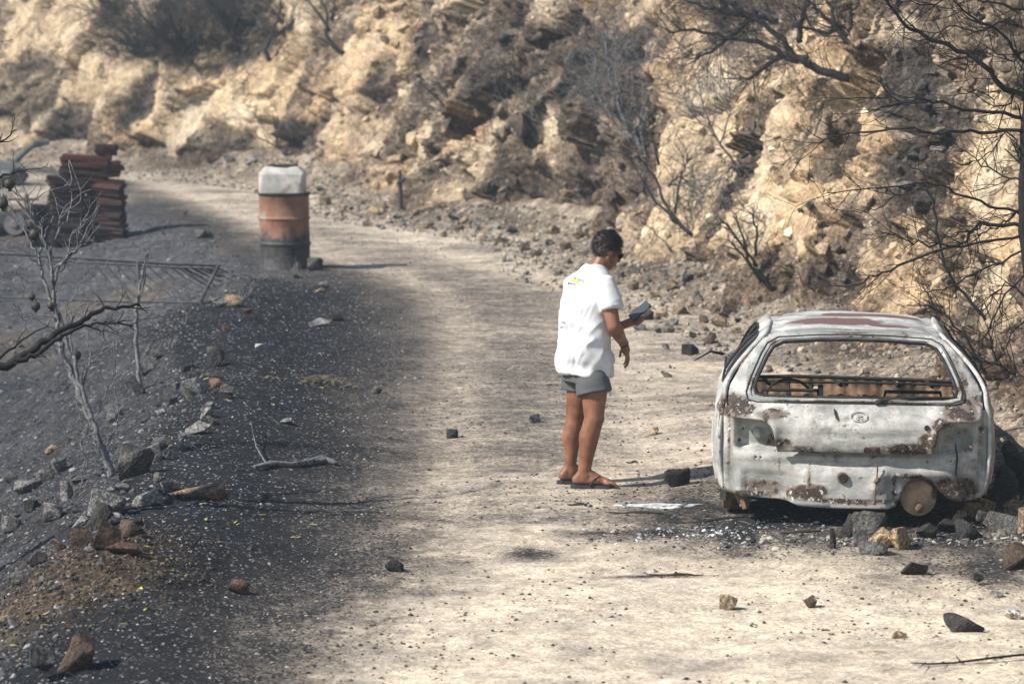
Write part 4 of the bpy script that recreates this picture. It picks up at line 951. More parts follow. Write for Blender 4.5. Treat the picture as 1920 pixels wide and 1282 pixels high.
# print on the back of the shirt, laid onto the cloth
from mathutils.bvhtree import BVHTree
bvh = BVHTree.FromPolygons([Vector(p) for p in P], [tuple(p.vertices) for p in sme.polygons])
M_NAVY = simple('navy_print', (0.035, 0.045, 0.12), .8, var=.1); M_YEL = simple('yellow_print', (0.80, 0.70, 0.08), .8, var=.1); M_GREYP = simple('grey_print', (0.22, 0.22, 0.24), .8, var=.1)
def print_mesh(name, polys, px, py, mat, tilt=0.0):
    """polys: (verts 2-D in metres, faces) placed on the back, its left end at the pixel px, py"""
    V2, Fs = polys; o = J(px, py, -.35)
    dirv = Vector((tr.x, tr.y, 0)); ctr_ = J(1100, py, 0)
    V = []
    for a, b in V2:
        # walk around the back: start direction on the back, angle grows with a
        p0 = ctr_-FEET+Vector((0, 0, b+tilt*a)); th = a/.17
        s_ = math.sin(th+print_mesh.a0); c_ = math.cos(th+print_mesh.a0)
        out_ = tr*s_-tf*c_
        hit = bvh.ray_cast(p0+out_*.6, -out_)
        V.append((hit[0]+out_*.0025) if hit[0] is not None else p0)
    me = bpy.data.meshes.new(name); me.from_pydata([tuple(v) for v in V], [], Fs); me.update()
    return link(name, me, mat, shirt)
def text_polys(s, size):
    cu_ = bpy.data.curves.new('t', 'FONT'); cu_.body = s; cu_.size = size; o = bpy.data.objects.new('t', cu_); COL.objects.link(o)
    dg = bpy.context.evaluated_depsgraph_get(); me = bpy.data.meshes.new_from_object(o.evaluated_get(dg))
    r = ([(v.co.x, v.co.y) for v in me.vertices], [tuple(p.vertices) for p in me.polygons]); bpy.data.objects.remove(o); return r
def bars(ws, h):
    V = []; Fs = []; x = 0
    for w in ws:
        if w > 0: b = len(V); V += [(x, 0), (x+w, 0), (x+w, h), (x, h)]; Fs.append((b, b+1, b+2, b+3))
        x += abs(w)+.003
    return V, Fs
print_mesh.a0 = -.55
print_mesh('print', text_polys('AI BEACH HOTEL', .026), 1070, 521, M_NAVY, -.12)
print_mesh('print', bars([.011, .012, .009, .012, .012, -.006, .011, .012, .010, .011], .019), 1068, 527.5, M_YEL, -.05)
print_mesh('print', bars([.007, .008, .006, .008, .007, -.004, .008, .007, .008], .010), 1068, 532, M_GREYP, -.05)
print_mesh.a0 = -.68
print_mesh('print', bars([.016], .018), 1062, 533, M_NAVY)
print_mesh.a0 = -.62
print_mesh('print', text_polys('KING', .026), 1048, 606, M_NAVY); print_mesh('print', text_polys('URTOS', .026), 1048, 615, M_GREYP)
# shorts
so = MB()
so.rings([ring(1097, 738, -.0, .06, .06, .5, 24)]*0+[ring(1098, 714, 0, .165, .135, .55, 32, 2.3), ring(1097, 698, 0, .165, .135, .6, 32, 2.3), ring(1097, 660, 0, .145, .11, .7, 32, 2.3)])
so.tube([J(1106, 692, -.07), J(1111, 715, -.09), J(1115, 738, -.10)], [.085, .112, .119], 26); so.tube([J(1086, 692, .07), J(1083, 712, .09), J(1082, 732, .095)], [.085, .106, .108], 26)
ome = remesh(so, 0.007, FEET, 3, 'shorts'); P2 = coords(ome); ome.update(); N2 = normals(ome)
f_ = rid(fbm(P2[:, 0]*.5, P2[:, 1]*.5, P2[:, 2], 13, 2, .5, 47))-.72; P2 = P2+N2*(.012*f_)[:, None]
ome.vertices.foreach_set('co', P2.astype(np.float32).ravel()); ome.update(); link('shorts', ome, M_SHORTS, person)
# flip-flops
def flipflop(heel, f, s, g):
    L = []
    for t in np.linspace(0, 1, 12): L.append((t, np.interp(t, [0, .08, .3, .5, .75, .92, 1], [.018, .034, .037, .039, .050, .042, .016])))
    mb = MB(); o = Vector((heel.x, heel.y, g-.020))-f*.042
    top_ = [o+f*(t*.285)+s*w for t, w in L]+[o+f*(t*.285)-s*w for t, w in reversed(L)]
    n = len(top_); mb.V = [p for p in top_]+[p+Vector((0, 0, .022)) for p in top_]
    mb.F = [tuple(reversed(range(n))), tuple(range(n, 2*n))]+[(i, (i+1) % n, n+(i+1) % n, n+i) for i in range(n)]
    fo = mb.obj('flip_flop', M_RUBBER, person, FEET)
    st = MB(); toe = o+f*.225+Vector((0, 0, .045))
    for sg in (-1, 1):
        a = o+f*.125+s*(.046*sg)+Vector((0, 0, .018)); st.tube([a, a+f*.03+Vector((0, 0, .042))-s*(.006*sg), o+f*.185+s*(.020*sg)+Vector((0, 0, .078)), toe+Vector((0, 0, .010)), toe-Vector((0, 0, .03))], [.012, .013, .012, .009, .005], 6, flat=.45)
    st.obj('strap', M_RUBBER, fo, FEET, True)
flipflop(*rf); flipflop(*lf)
mb = MB(); ax_ = (rwr-rel).normalized(); mb.tube([rwr-ax_*.020, rwr-ax_*.002], .0325, 16); mb.obj('watch', M_RUBBER, person, FEET)
ph = MB(); ph.box((0, 0, 0), (.158, .077, .011)); phm = ph.mesh('phone'); bm = bmesh.new(); bm.from_mesh(phm); bmesh.ops.bevel(bm, geom=bm.edges, offset=.004, segments=2, affect='EDGES'); bm.to_mesh(phm); bm.free()
phone = link('phone', phm, M_RUBBER); phone.matrix_world = Matrix.Translation(phone_c) @ phM.to_4x4(); tag(phone, 'dark slim phone held up in the hand of the person', 'phone')
ps = MB(); ps.box((0, 0, .0058), (.148, .069, .0008)); ps.obj('screen', simple('phone_screen', (0.025, 0.04, 0.05), .3, var=.1, spec=.6), phone)

# ------------------------------------------------------------------ stones
RNG = random.Random(4)
def rock_mesh(seed, k=13, sub=2, rough=.05):
    r = random.Random(seed); bm = bmesh.new()
    for _ in range(k):
        v = Vector((r.gauss(0, 1), r.gauss(0, 1), r.gauss(0, 1))).normalized()
        e = [max(min(c*1.35, 1), -1) for c in v]; bm.verts.new(Vector(e)*r.uniform(.80, 1.0)*.5)
    g = bmesh.ops.convex_hull(bm, input=bm.verts)
    bmesh.ops.delete(bm, geom=[v for v in bm.verts if not v.link_faces], context='VERTS')
    bmesh.ops.dissolve_limit(bm, angle_limit=math.radians(14), verts=bm.verts, edges=bm.edges)
    bmesh.ops.bevel(bm, geom=bm.edges, offset=.035, segments=1, affect='EDGES')
    bmesh.ops.triangulate(bm, faces=bm.faces)
    if sub: bmesh.ops.subdivide_edges(bm, edges=bm.edges, cuts=sub, use_grid_fill=True)
    P = np.array([v.co[:] for v in bm.verts])
    d = rough*fbm(P[:, 0]+seed, P[:, 1], P[:, 2], 3.2, 4, .6, seed)+rough*.8*np.round(fbm(P[:, 0], P[:, 1]+seed, P[:, 2], 2.2, 2, .5, seed+3)*3)/3
    bm.normal_update()
    for v, x in zip(bm.verts, d): v.co += v.normal*float(x)
    lo = [min(v.co[i] for v in bm.verts) for i in range(3)]; hi = [max(v.co[i] for v in bm.verts) for i in range(3)]
    for v in bm.verts:
        for i in range(3): v.co[i] = (v.co[i]-lo[i])/(hi[i]-lo[i])-.5
        v.co.z += .5
    me = bpy.data.meshes.new('stone'); bm.to_mesh(me); bm.free(); me.materials.append(M_ROCK); return me
ROCKS = [rock_mesh(s, RNG.choice((8, 9, 10, 12)), 3, RNG.uniform(.03, .065)) for s in range(22)]
SMALLROCK = [rock_mesh(100+s, RNG.choice((7, 9, 11)), 0, .02) for s in range(12)]
TONE = {'grey': (.128, .126, .124), 'ash': (.26, .258, .255), 'dark': (.048, .046, .045), 'brown': (.105, .072, .054), 'red': (.16, .09, .068), 'tan': (.42, .31, .19), 'pale': (.58, .52, .43), 'buff': (.30, .23, .16), 'white': (.72, .70, .66)}
_rc = [0]
def stone(px, py, w, h, tone, label, group=None, dp=.8, rz=None, tilt=0.0, sink=.22, cat='stone', name='stone', lift=0.0, seed=None):
    """stone whose lower edge shows at px, py; w and h are its size in photo pixels"""
    P = gpix(px, py); s_ = sc(P); k = _rc[0] if seed is None else seed; _rc[0] += 1
    W_ = w/s_; H_ = h/s_*1.05; Dp = W_*dp
    o = link(name, ROCKS[k % len(ROCKS)]); o.scale = (W_, Dp, H_/(1-sink))
    o.rotation_euler = (RNG.uniform(-.1, .1), tilt, RNG.uniform(-.35, .35) if rz is None else rz)
    x, y = P.x, P.y+Dp*.35
    o.location = (x, y, min(hz(x, y), P.z+.03)-sink*H_+lift)
    c = TONE[tone]; j = RNG.uniform(.85, 1.15); o.color = (c[0]*j, c[1]*j, c[2]*j, 1)
    tag(o, label, cat, group); return o
B1 = 'stones lining the burnt verge'
stone(404, 688, 34, 34, 'grey', 'squarish grey stone with rusty red base at the top of the verge row', B1)
stone(345, 697, 32, 22, 'grey', 'pointed grey stone just behind the small round stone of the verge row', B1, tilt=.2)
stone(364, 712, 24, 20, 'ash', 'small round pale stone between two pointed stones of the verge row', B1)
stone(405, 715, 30, 22, 'grey', 'upright grey stone standing on a flat reddish slab', B1)
stone(412, 727, 44, 14, 'red', 'flat reddish slab under an upright grey stone on the verge', B1)
stone(345, 752, 50, 42, 'ash', 'wedge-shaped stone with a pale sharp edge on the verge slope', B1, tilt=.5)
stone(375, 738, 28, 16, 'dark', 'dark stone behind the wedge-shaped stone of the verge', B1)
stone(437, 750, 44, 26, 'grey', 'broad dark grey block casting a shadow onto the soot', B1)
stone(388, 782, 30, 18, 'ash', 'pale tilted block topmost of a little heap of three on the verge', B1, tilt=-.4)
stone(398, 798, 26, 16, 'ash', 'small pale stone in the middle of a little heap of three', B1)
stone(370, 816, 44, 22, 'ash', 'rounded pale stone at the foot of a little heap of three', B1)
stone(305, 842, 42, 18, 'grey', 'long low grey stone beside a small upright one on the verge', B1)
stone(338, 842, 14, 20, 'ash', 'small upright ashen stone beside a long low one', B1)
stone(284, 868, 40, 34, 'ash', 'pale crumbly boulder beside the dark one at the forked trunk', B1)
stone(240, 898, 66, 56, 'grey', 'large dark boulder with a white edge at the foot of the forked tree', B1, tilt=.25)
stone(372, 938, 110, 26, 'buff', 'long pale and reddish slab lying flat on the soot', B1, dp=.35, rz=.1)
stone(402, 938, 50, 20, 'red', 'reddish lump against the end of the long pale slab', B1, dp=.6)
stone(320, 924, 40, 26, 'grey', 'grey-brown stone just above the long pale slab', B1)
stone(262, 950, 42, 40, 'ash', 'jagged pale stone between the forked tree and the long slab', B1, tilt=.5)
stone(188, 972, 76, 44, 'ash', 'broad grey boulder propped against a dark one on the near verge', B1, tilt=.3)
stone(186, 990, 64, 40, 'dark', 'black boulder leaning on a broad grey one', B1, tilt=-.2)
stone(125, 938, 26, 30, 'ash', 'upright pale stone alone on the ash slope', B1)
stone(98, 976, 38, 30, 'ash', 'small pale-topped stone low on the ash slope', B1)
stone(25, 974, 26, 14, 'grey', 'small flat stone near the edge of the picture on the ash slope', B1)
stone(200, 1035, 54, 52, 'brown', 'rounded brown boulder in the middle of the brown heap', B1)
stone(158, 1024, 50, 34, 'brown', 'crumbling brown boulder behind the rounded brown one', B1)
stone(250, 1008, 60, 28, 'brown', 'flat brown block at the soot side of the brown heap', B1)
stone(228, 1040, 62, 18, 'red', 'low reddish slab lying before the rounded brown boulder', B1, dp=.5)
stone(122, 1012, 46, 26, 'grey', 'blue-grey stone at the slope side of the brown heap', B1)
stone(88, 1278, 86, 62, 'grey', 'large block with a pale face in the near corner', B1, dp=.9, rz=.3)
stone(140, 1258, 70, 60, 'brown', 'large brown block behind the pale-faced one in the near corner', B1)
stone(258, 745, 40, 34, 'grey', 'grey stone at the foot of the thin sapling', B1)
stone(276, 702, 34, 22, 'grey', 'low grey stone behind the sapling on the slope', B1)
stone(300, 672, 36, 12, 'grey', 'flat stone beside the dry grass tuft on the verge', B1)
for i, (x, y, w, h, t) in enumerate(((110, 885, 30, 22, 'ash'), (80, 905, 40, 20, 'grey'), (50, 925, 50, 20, 'ash'), (150, 905, 40, 14, 'grey'), (20, 905, 30, 18, 'grey'), (190, 840, 24, 16, 'grey'), (95, 850, 26, 16, 'buff'), (215, 790, 30, 20, 'ash'), (160, 815, 22, 14, 'grey'), (60, 960, 34, 18, 'dark'), (20, 1000, 36, 26, 'ash'), (300, 780, 22, 12, 'ash'))):
    stone(x, y, w, h, t, 'small ash-covered stone half buried in the slope below the trees', 'small stones on the ash slope')
for i, (x, y, w, h, t) in enumerate(((322, 862, 26, 14, 'ash'), (345, 822, 22, 12, 'ash'), (300, 905, 28, 16, 'grey'), (228, 925, 30, 16, 'ash'), (210, 950, 24, 14, 'grey'), (285, 930, 26, 16, 'grey'), (150, 990, 30, 18, 'ash'), (110, 1035, 34, 20, 'brown'), (70, 1060, 36, 22, 'brown'), (40, 1100, 40, 24, 'grey'), (320, 760, 24, 14, 'grey'), (330, 730, 20, 12, 'grey'), (395, 765, 18, 10, 'ash'), (255, 985, 26, 14, 'dark'))):
    stone(x, y, w, h, t, 'small loose stone wedged between the larger ones of the verge row', 'small stones along the verge row')
# stones lying on the track
B2 = 'stones lying on the track'
for a in ((740, 1072, 36, 20, 'dark', 'dark angular stone alone on the pale track before the scorch mark', 'x'), (1008, 793, 42, 20, 'ash', 'low pale block lying on the track behind the person', 'x'), (705, 738, 22, 16, 'grey', 'grey stone at the soot edge of the track', 'x'), (848, 822, 24, 16, 'grey', 'small grey stone in the middle of the track behind the person', 'x'),
          (1225, 816, 22, 14, 'tan', 'small tan stone between the person and the car', 'x'), (1295, 666, 34, 18, 'dark', 'dark stone on the track behind the wreck, beside scree', 'x'), (1367, 1144, 36, 26, 'buff', 'brown cube-like stone on the pale track near the wreck', 'x'), (1520, 1140, 26, 22, 'buff', 'smaller brown stone on the pale track in front of the wreck', 'x'),
          (1715, 1078, 54, 24, 'dark', 'flat dark stone with a rusty rim on the track', 'x'), (1686, 1196, 28, 14, 'tan', 'small orange-brown stone near the fallen twig', 'x'), (1810, 1184, 76, 26, 'dark', 'long charred chunk lying near the fallen twig', 'x'), (1900, 1162, 30, 18, 'white', 'white chalky stone at the picture edge', 'x'), (1870, 1120, 26, 10, 'white', 'small white flat stone beside soot', 'x'),
          (1840, 1096, 36, 20, 'dark', 'dark stone among brown crumbs in front of the rock pile', 'x'), (1905, 1068, 60, 44, 'brown', 'blurred brown block at the picture edge in front of the rock pile', 'x'), (1250, 708, 22, 12, 'ash', 'pale pebble on the track behind the raised phone', 'x'), (600, 612, 46, 14, 'ash', 'flat pale slab of ash on the black verge before the drum', 'x'), (633, 602, 24, 14, 'dark', 'black lump on the verge beside the flat pale slab', 'x'),
          (463, 588, 20, 8, 'red', 'small reddish flat stone high on the black verge', 'x'), (423, 621, 18, 10, 'red', 'small red stone on the crest of the black verge', 'x'), (487, 652, 18, 8, 'white', 'small white flat stone on the black verge', 'x'), (536, 794, 24, 10, 'ash', 'small pale stone beside yellow leaves on the verge', 'x'), (445, 1112, 40, 22, 'brown', 'low brown stone where soot meets pale dust', 'x')):
    stone(a[0], a[1], a[2], a[3], a[4], a[5], B2, cat='stone')
# boulders round the wreck
B3 = 'boulders piled round the wreck'
for a in ((1700, 1032, 66, 52, 'tan', 'pale split slab leaning upright in front of the wreck'), (1650, 1028, 60, 34, 'tan', 'pale three-cornered slab between two dark boulders'), (1632, 1022, 74, 56, 'grey', 'rounded dark boulder under the bumper side of the wreck'), (1590, 1008, 40, 40, 'dark', 'dark boulder second from the thin upright stone'), (1563, 1028, 14, 34, 'dark', 'thin upright black stone in front of the wreck'), (1640, 1042, 56, 24, 'grey', 'flat grey block lying before the split slabs'),
          (1740, 1010, 46, 24, 'dark', 'black flat stone under the silencer'), (1832, 972, 76, 40, 'tan', 'big pale-faced block at the rear corner of the wreck'), (1905, 968, 50, 34, 'buff', 'pale wedge behind the big pale-faced block'), (1818, 1012, 52, 32, 'dark', 'cube-shaped black block in the rock pile'), (1780, 1000, 46, 24, 'dark', 'low black stone between silencer and cube-shaped block'), (1890, 1002, 80, 36, 'grey', 'broad grey slab in the rock pile at the picture edge'), (1850, 988, 56, 30, 'grey', 'grey block under the big pale-faced one'),
          (1880, 950, 60, 70, 'dark', 'tall dark boulder in the shadow beside the wreck'), (1915, 930, 70, 90, 'dark', 'largest shaded boulder beside the wreck at the picture edge'), (1800, 978, 26, 20, 'pale', 'small pale chip beside the big pale-faced block'), (1935, 1005, 50, 50, 'buff', 'buff boulder cut by the picture edge in the rock pile')):
    stone(*a, B3, cat='boulder', name='boulder')
lump = stone(1270, 912, 52, 30, 'dark', 'charred lump on the ground between the flip-flops and the wreck', None, cat='debris', name='charred_lump')
# scree stones at the cliff foot
B4 = 'scree stones at the cliff foot'
scr = [(1185, 590), (1215, 600), (1240, 595), (1200, 620), (1238, 625), (1255, 624), (1275, 590), (1292, 575), (1308, 560), (1320, 606), (1340, 588), (1355, 600), (1370, 590), (1322, 622), (1349, 616), (1368, 560), (1302, 638), (1395, 575), (1230, 560), (1260, 545), (1212, 540), (1188, 545), (1165, 520), (1290, 530), (1340, 545), (1315, 520), (1385, 605), (1410, 560), (1265, 610), (1330, 645), (1250, 655), (1380, 625),
       (1085, 450), (1040, 440), (1030, 460), (1000, 455), (960, 440), (930, 430), (900, 430), (870, 420), (850, 415), (905, 450), (985, 470), (1060, 470), (820, 415), (780, 405), (745, 410), (700, 405), (660, 395), (800, 430), (755, 425), (640, 400), (610, 385), (1100, 480), (1010, 480), (940, 460), (690, 425), (720, 395), (600, 360), (560, 330), (520, 325), (470, 310), (430, 310), (400, 305), (350, 300), (860, 435), (830, 445)]
words = ['pale', 'grey', 'brown', 'dark']
for i, (x, y) in enumerate(scr):
    w = RNG.uniform(13, 28); near_ = y > 515
    t = RNG.choice(('buff', 'tan', 'buff', 'grey', 'ash', 'brown'))
    stone(x, y, w, w*RNG.uniform(.5, .75), t, ('%s %s scree stone at the cliff foot between person and wreck' if near_ else '%s loose %s stone along the far cliff foot beyond the person') % ('small' if w < 18 else 'mid-sized' if w < 23 else 'large', {'buff': 'light brown', 'tan': 'yellowish', 'ash': 'pale'}.get(t, t)), B4 if near_ else 'far stones along the cliff foot')
for (x, y, w, h, t, lb) in ((590, 508, 30, 22, 'grey', 'lumpy grey stone against the base of the drum'), (552, 505, 30, 10, 'ash', 'flat pale stone before the base of the drum'), (605, 540, 22, 10, 'ash', 'pale stone on the verge below the drum'), (560, 522, 26, 10, 'ash', 'low stone before the drum, next to the twig'), (600, 548, 22, 8, 'tan', 'flat tan stone on the verge below the drum'), (378, 447, 22, 14, 'grey', 'stone at the tip of the shadow of the tiles'), (346, 404, 10, 8, 'dark', 'single small dark stone on the far track'), (390, 446, 16, 12, 'grey', 'small grey stone paired at the tip of the tile shadow'), (440, 575, 40, 18, 'buff', 'low tan stone at the crest beside the fallen gate'), (412, 578, 30, 14, 'ash', 'pale stone at the foot of the gate post')):
    stone(x, y, w, h, t, lb, 'stones near the drum')

# stones standing out of the cliff face: parts of the cliff
def cliff_stone(px, py, w, h, tone, out_=0.0, tilt=0.0):
    P = cpix(px, py); s_ = FPX/max(P.y, 1); o = link('stone', RNG.choice(ROCKS), parent=cliff)
    i, j = cliff_uh(px, py); yaw = math.atan2(-nrm[j, 0], nrm[j, 1])+math.pi+RNG.uniform(-.3, .3)
    o.scale = (w/s_, w/s_*.7, h/s_); o.rotation_euler = (RNG.uniform(-.25, .25), tilt+RNG.uniform(-.2, .2), yaw)
    o.location = P+Vector((nrm[j, 0], nrm[j, 1], 0))*(out_-.16)*w/s_-Vector((0, 0, .4*h/s_))
    c = np.array(TONE[tone])*.45+CC[i, j]*.75; q = RNG.uniform(.8, 1.2); o.color = (c[0]*q, c[1]*q, c[2]*q, 1)
for a in ((1125, 322, 60, 20, 'tan'), (1140, 303, 50, 18, 'buff'), (1160, 290, 40, 14, 'tan'), (1112, 328, 34, 18, 'buff'), (1050, 356, 30, 14, 'tan'), (1045, 370, 24, 16, 'buff'), (1058, 380, 26, 16, 'tan'), (1090, 440, 40, 30, 'buff'), (700, 240, 50, 40, 'tan'), (735, 255, 44, 30, 'tan'), (690, 280, 44, 24, 'tan'), (730, 295, 60, 22, 'tan'), (760, 275, 34, 36, 'buff'), (705, 310, 60, 20, 'tan'),
          (690, 20, 40, 30, 'buff'), (730, 15, 44, 22, 'tan'), (760, 5, 50, 26, 'buff'), (700, 55, 34, 28, 'tan'), (735, 50, 34, 24, 'buff'), (765, 45, 36, 20, 'tan'), (765, 75, 40, 20, 'grey'), (700, 85, 40, 24, 'tan'), (735, 90, 30, 30, 'buff'), (665, 60, 30, 30, 'buff'), (770, 90, 30, 18, 'grey'), (945, 60, 40, 24, 'buff'), (1025, 35, 30, 20, 'grey'), (1010, 80, 50, 24, 'buff'), (1060, 125, 50, 50, 'dark'), (830, 240, 30, 60, 'tan'), (960, 230, 50, 50, 'brown'), (850, 110, 40, 30, 'brown'),
          (1738, 128, 46, 26, 'dark'), (1755, 150, 60, 34, 'grey'), (1690, 135, 40, 24, 'dark'), (1775, 175, 50, 34, 'dark'), (1720, 210, 40, 22, 'grey'), (1750, 240, 44, 20, 'ash'), (1700, 300, 34, 14, 'ash'), (1740, 280, 40, 14, 'ash'), (1680, 340, 40, 14, 'ash'), (1660, 350, 26, 22, 'ash'), (1715, 385, 50, 40, 'dark'), (1430, 330, 50, 40, 'tan'), (1480, 335, 50, 36, 'buff'), (1520, 355, 50, 40, 'tan'), (1560, 350, 50, 36, 'buff'), (1545, 240, 36, 50, 'buff'), (1850, 180, 60, 34, 'tan'), (1870, 200, 40, 24, 'tan'), (1560, 480, 50, 40, 'brown'), (1500, 470, 44, 40, 'buff'), (1440, 440, 40, 40, 'tan')):
    cliff_stone(*a)
for k in range(150):
    px = RNG.uniform(560, 1880); py = RNG.uniform(0, 430 if px < 1180 else 540); w = RNG.uniform(14, 38)
    cliff_stone(px, py, w, w*RNG.uniform(.5, .9), RNG.choice(('buff', 'buff', 'tan', 'brown', 'brown', 'grey', 'dark')), -.15)

# ------------------------------------------------------------------ gravel, ash flecks, leaf bits: nobody could count these
def scatter(name, n, place, size, colf, flat=.55, mat=None, seed=1, label='', cat='gravel', leaf=False, parent=None, big=False):
    r = np.random.default_rng(seed); XY = place(r, n); n = len(XY)
    z = heights(XY[:, 0], XY[:, 1])
    if leaf:
        base_ = np.array([(-.5, -.22, 0), (.5, -.12, .12), (.5, .12, .12), (-.5, .22, 0)]); Fb = np.array([(0, 1, 2), (0, 2, 3)])
    else:
        base_, Fb = (ICO_V, ICO_F) if big else (np.array([(1, 0, 0), (.3, .95, 0), (-.8, .6, 0), (-.8, -.6, 0), (.3, -.95, 0), (.15, .1, 1.0), (-.2, -.15, -.6)])*.5, np.array([(0, 1, 5), (1, 2, 5), (2, 3, 5), (3, 4, 5), (4, 0, 5), (1, 0, 6), (2, 1, 6), (3, 2, 6), (4, 3, 6), (0, 4, 6)]))
    sz = size(r, n); a = r.uniform(0, 6.28, n); tl = r.uniform(-.35, .35, (n, 2))
    V = base_[None]*sz[:, None, None]*r.uniform(.65, 1.35, (n, len(base_), 1))
    if not leaf: V[..., 2] *= flat*r.uniform(.7, 1.4, n)[:, None]
    c, s_ = np.cos(a)[:, None], np.sin(a)[:, None]
    X = V[..., 0]*c-V[..., 1]*s_; Y = V[..., 0]*s_+V[..., 1]*c; Z = V[..., 2]+X*tl[:, :1]+Y*tl[:, 1:]
    V = np.stack([X+XY[:, :1], Y+XY[:, 1:], Z+(z+sz*(.1 if not leaf else .12))[:, None]], -1)
    F = (Fb[None]+(np.arange(n)*len(base_))[:, None, None]).reshape(-1, 3)
    col = np.repeat(colf(r, n, XY), len(base_), 0)
    o = link(name, mesh_np(name, V.reshape(-1, 3), F, col, False), mat or M_GRAVEL); tag(o, label, cat, kind='stuff'); return o
def lognorm(lo, hi): return lambda r, n: lo*(hi/lo)**(r.random(n)**2.2)
def pick(pal, jit=.25):
    pal = np.array(pal)
    return lambda r, n, XY: pal[r.integers(0, len(pal), n)]*(1+jit*(r.random((n, 1))*2-1))
def near_bias(r, n, y0, y1): return y0*(y1/y0)**r.random(n)
def on_track(r, n):
    y = near_bias(r, n, 14.3, 50); x = np.interp(y, XL_Y, XL_X)-.1+r.random(n)*4.6
    k = (foot_dist(x, y) > .3) & (fbm(x, y, 0, 1.1, 3, .6, 505) > -.25+.25*r.random(n)); return np.stack([x, y], -1)[k]
scatter('gravel', 20000, on_track, lognorm(.007, .032), pick([(.045, .04, .036), (.05, .045, .04), (.08, .068, .055), (.14, .115, .09), (.30, .25, .19)]), label='dark crumbs and grit strewn over the dusty track', seed=2)
def on_crumbs(r, n):
    x = r.normal(.95, .5, n); y = r.normal(20.6, .9, n); return np.stack([x, y], -1)[(x > .1) & (x < 1.5)]
scatter('gravel', 420, on_crumbs, lognorm(.012, .03), pick([(.035, .03, .028)]), label='black crumbs on the pale dust between person and wreck', seed=3)
def on_berm(r, n):
    y = near_bias(r, n, 14.3, 37); x = np.interp(y, XL_Y, XL_X)+.35-r.random(n)**.8*2.9; return np.stack([x, y], -1)
scatter('gravel', 30000, on_berm, lognorm(.007, .022), pick([(.03, .03, .033), (.03, .03, .033), (.02, .02, .022), (.06, .06, .065), (.06, .06, .065), (.12, .12, .125), (.15, .15, .155), (.38, .38, .38)]), label='charcoal crumbs and pale ash flecks on the verge', seed=4)
def on_slope(r, n):
    y = near_bias(r, n, 14.3, 44); x = np.interp(y, XC_Y, XC_X)+.2-r.random(n)*4.2; return np.stack([x, y], -1)
scatter('gravel', 11000, on_slope, lognorm(.012, .06), pick([(.07, .072, .078), (.11, .112, .118), (.04, .04, .044), (.15, .14, .13), (.26, .26, .26), (.09, .072, .06)]), label='ashy rubble on the slope below the verge', seed=5, big=True)
def on_talus(r, n):
    k = r.integers(0, len(FOOTD)-1, n*2); b = FOOTD[k]; t = FOOTD[k+1]-b; t /= np.hypot(t[:, 0], t[:, 1])[:, None]
    d = r.random(n*2)**1.5*1.5; p = b+t*r.random((n*2, 1))*.3+np.stack([-t[:, 1], t[:, 0]], -1)*d[:, None]
    ok = (p[:, 1] > 16) & (p[:, 1] < 63) & ~((np.abs(p[:, 0]-2.1) < .85) & (p[:, 1] > 18.8) & (p[:, 1] < 22.8)); return p[ok]
scatter('gravel', 8500, on_talus, lognorm(.014, .085), pick([(.24, .20, .16), (.18, .155, .13), (.09, .08, .075), (.36, .30, .22), (.28, .25, .22), (.14, .115, .095)]), flat=.8, label='brown and grey scree gravel along the cliff foot', seed=6, big=True)
def on_mound(r, n): return np.stack([r.normal(-2.35, .33, n), r.normal(17.1, .8, n)], -1)
scatter('gravel', 5000, on_mound, lognorm(.006, .030), pick([(.085, .064, .047), (.06, .047, .038), (.03, .027, .025), (.035, .032, .03), (.045, .041, .038), (.16, .125, .085)]), flat=.9, label='brown clods of the earth mound at the near corner', seed=7, big=True)
def on_leaf(r, n):
    y = near_bias(r, n, 14.3, 27); x = np.interp(y, XL_Y, XL_X)-.05-r.random(n)*1.25; return np.stack([x, y], -1)[fbm(x, y, 0, .9, 2, .5, 606) > -.1]
scatter('leaf_litter', 330, on_leaf, lognorm(.016, .055), pick([(.40, .42, .09), (.45, .40, .13), (.24, .30, .07), (.42, .30, .13)]), leaf=True, mat=M_LEAF, label='fallen yellow-green leaves on the soot', cat='leaves', seed=8)
def on_ash(r, n):
    x = r.normal(1.15, .35, n); y = r.normal(18.95, .16, n); return np.stack([x, y], -1)
scatter('ash_debris', 420, on_ash, lognorm(.008, .035), pick([(.42, .43, .44), (.22, .23, .23), (.07, .07, .07), (.12, .12, .12), (.6, .6, .59)]), flat=.5, label='crumbled white ash and glass beside the wheel arch', cat='debris', seed=9, big=True)
def on_ash2(r, n):
    x = r.uniform(1.2, 3.2, n); y = r.normal(18.45, .10, n); return np.stack([x, y], -1)
scatter('ash_debris', 900, on_ash2, lognorm(.008, .05), pick([(.25, .24, .22), (.10, .09, .085), (.40, .36, .3), (.04, .04, .04)]), flat=.5, label='ash and rusty crumbs under the tail of the wreck', cat='debris', seed=10, big=True)

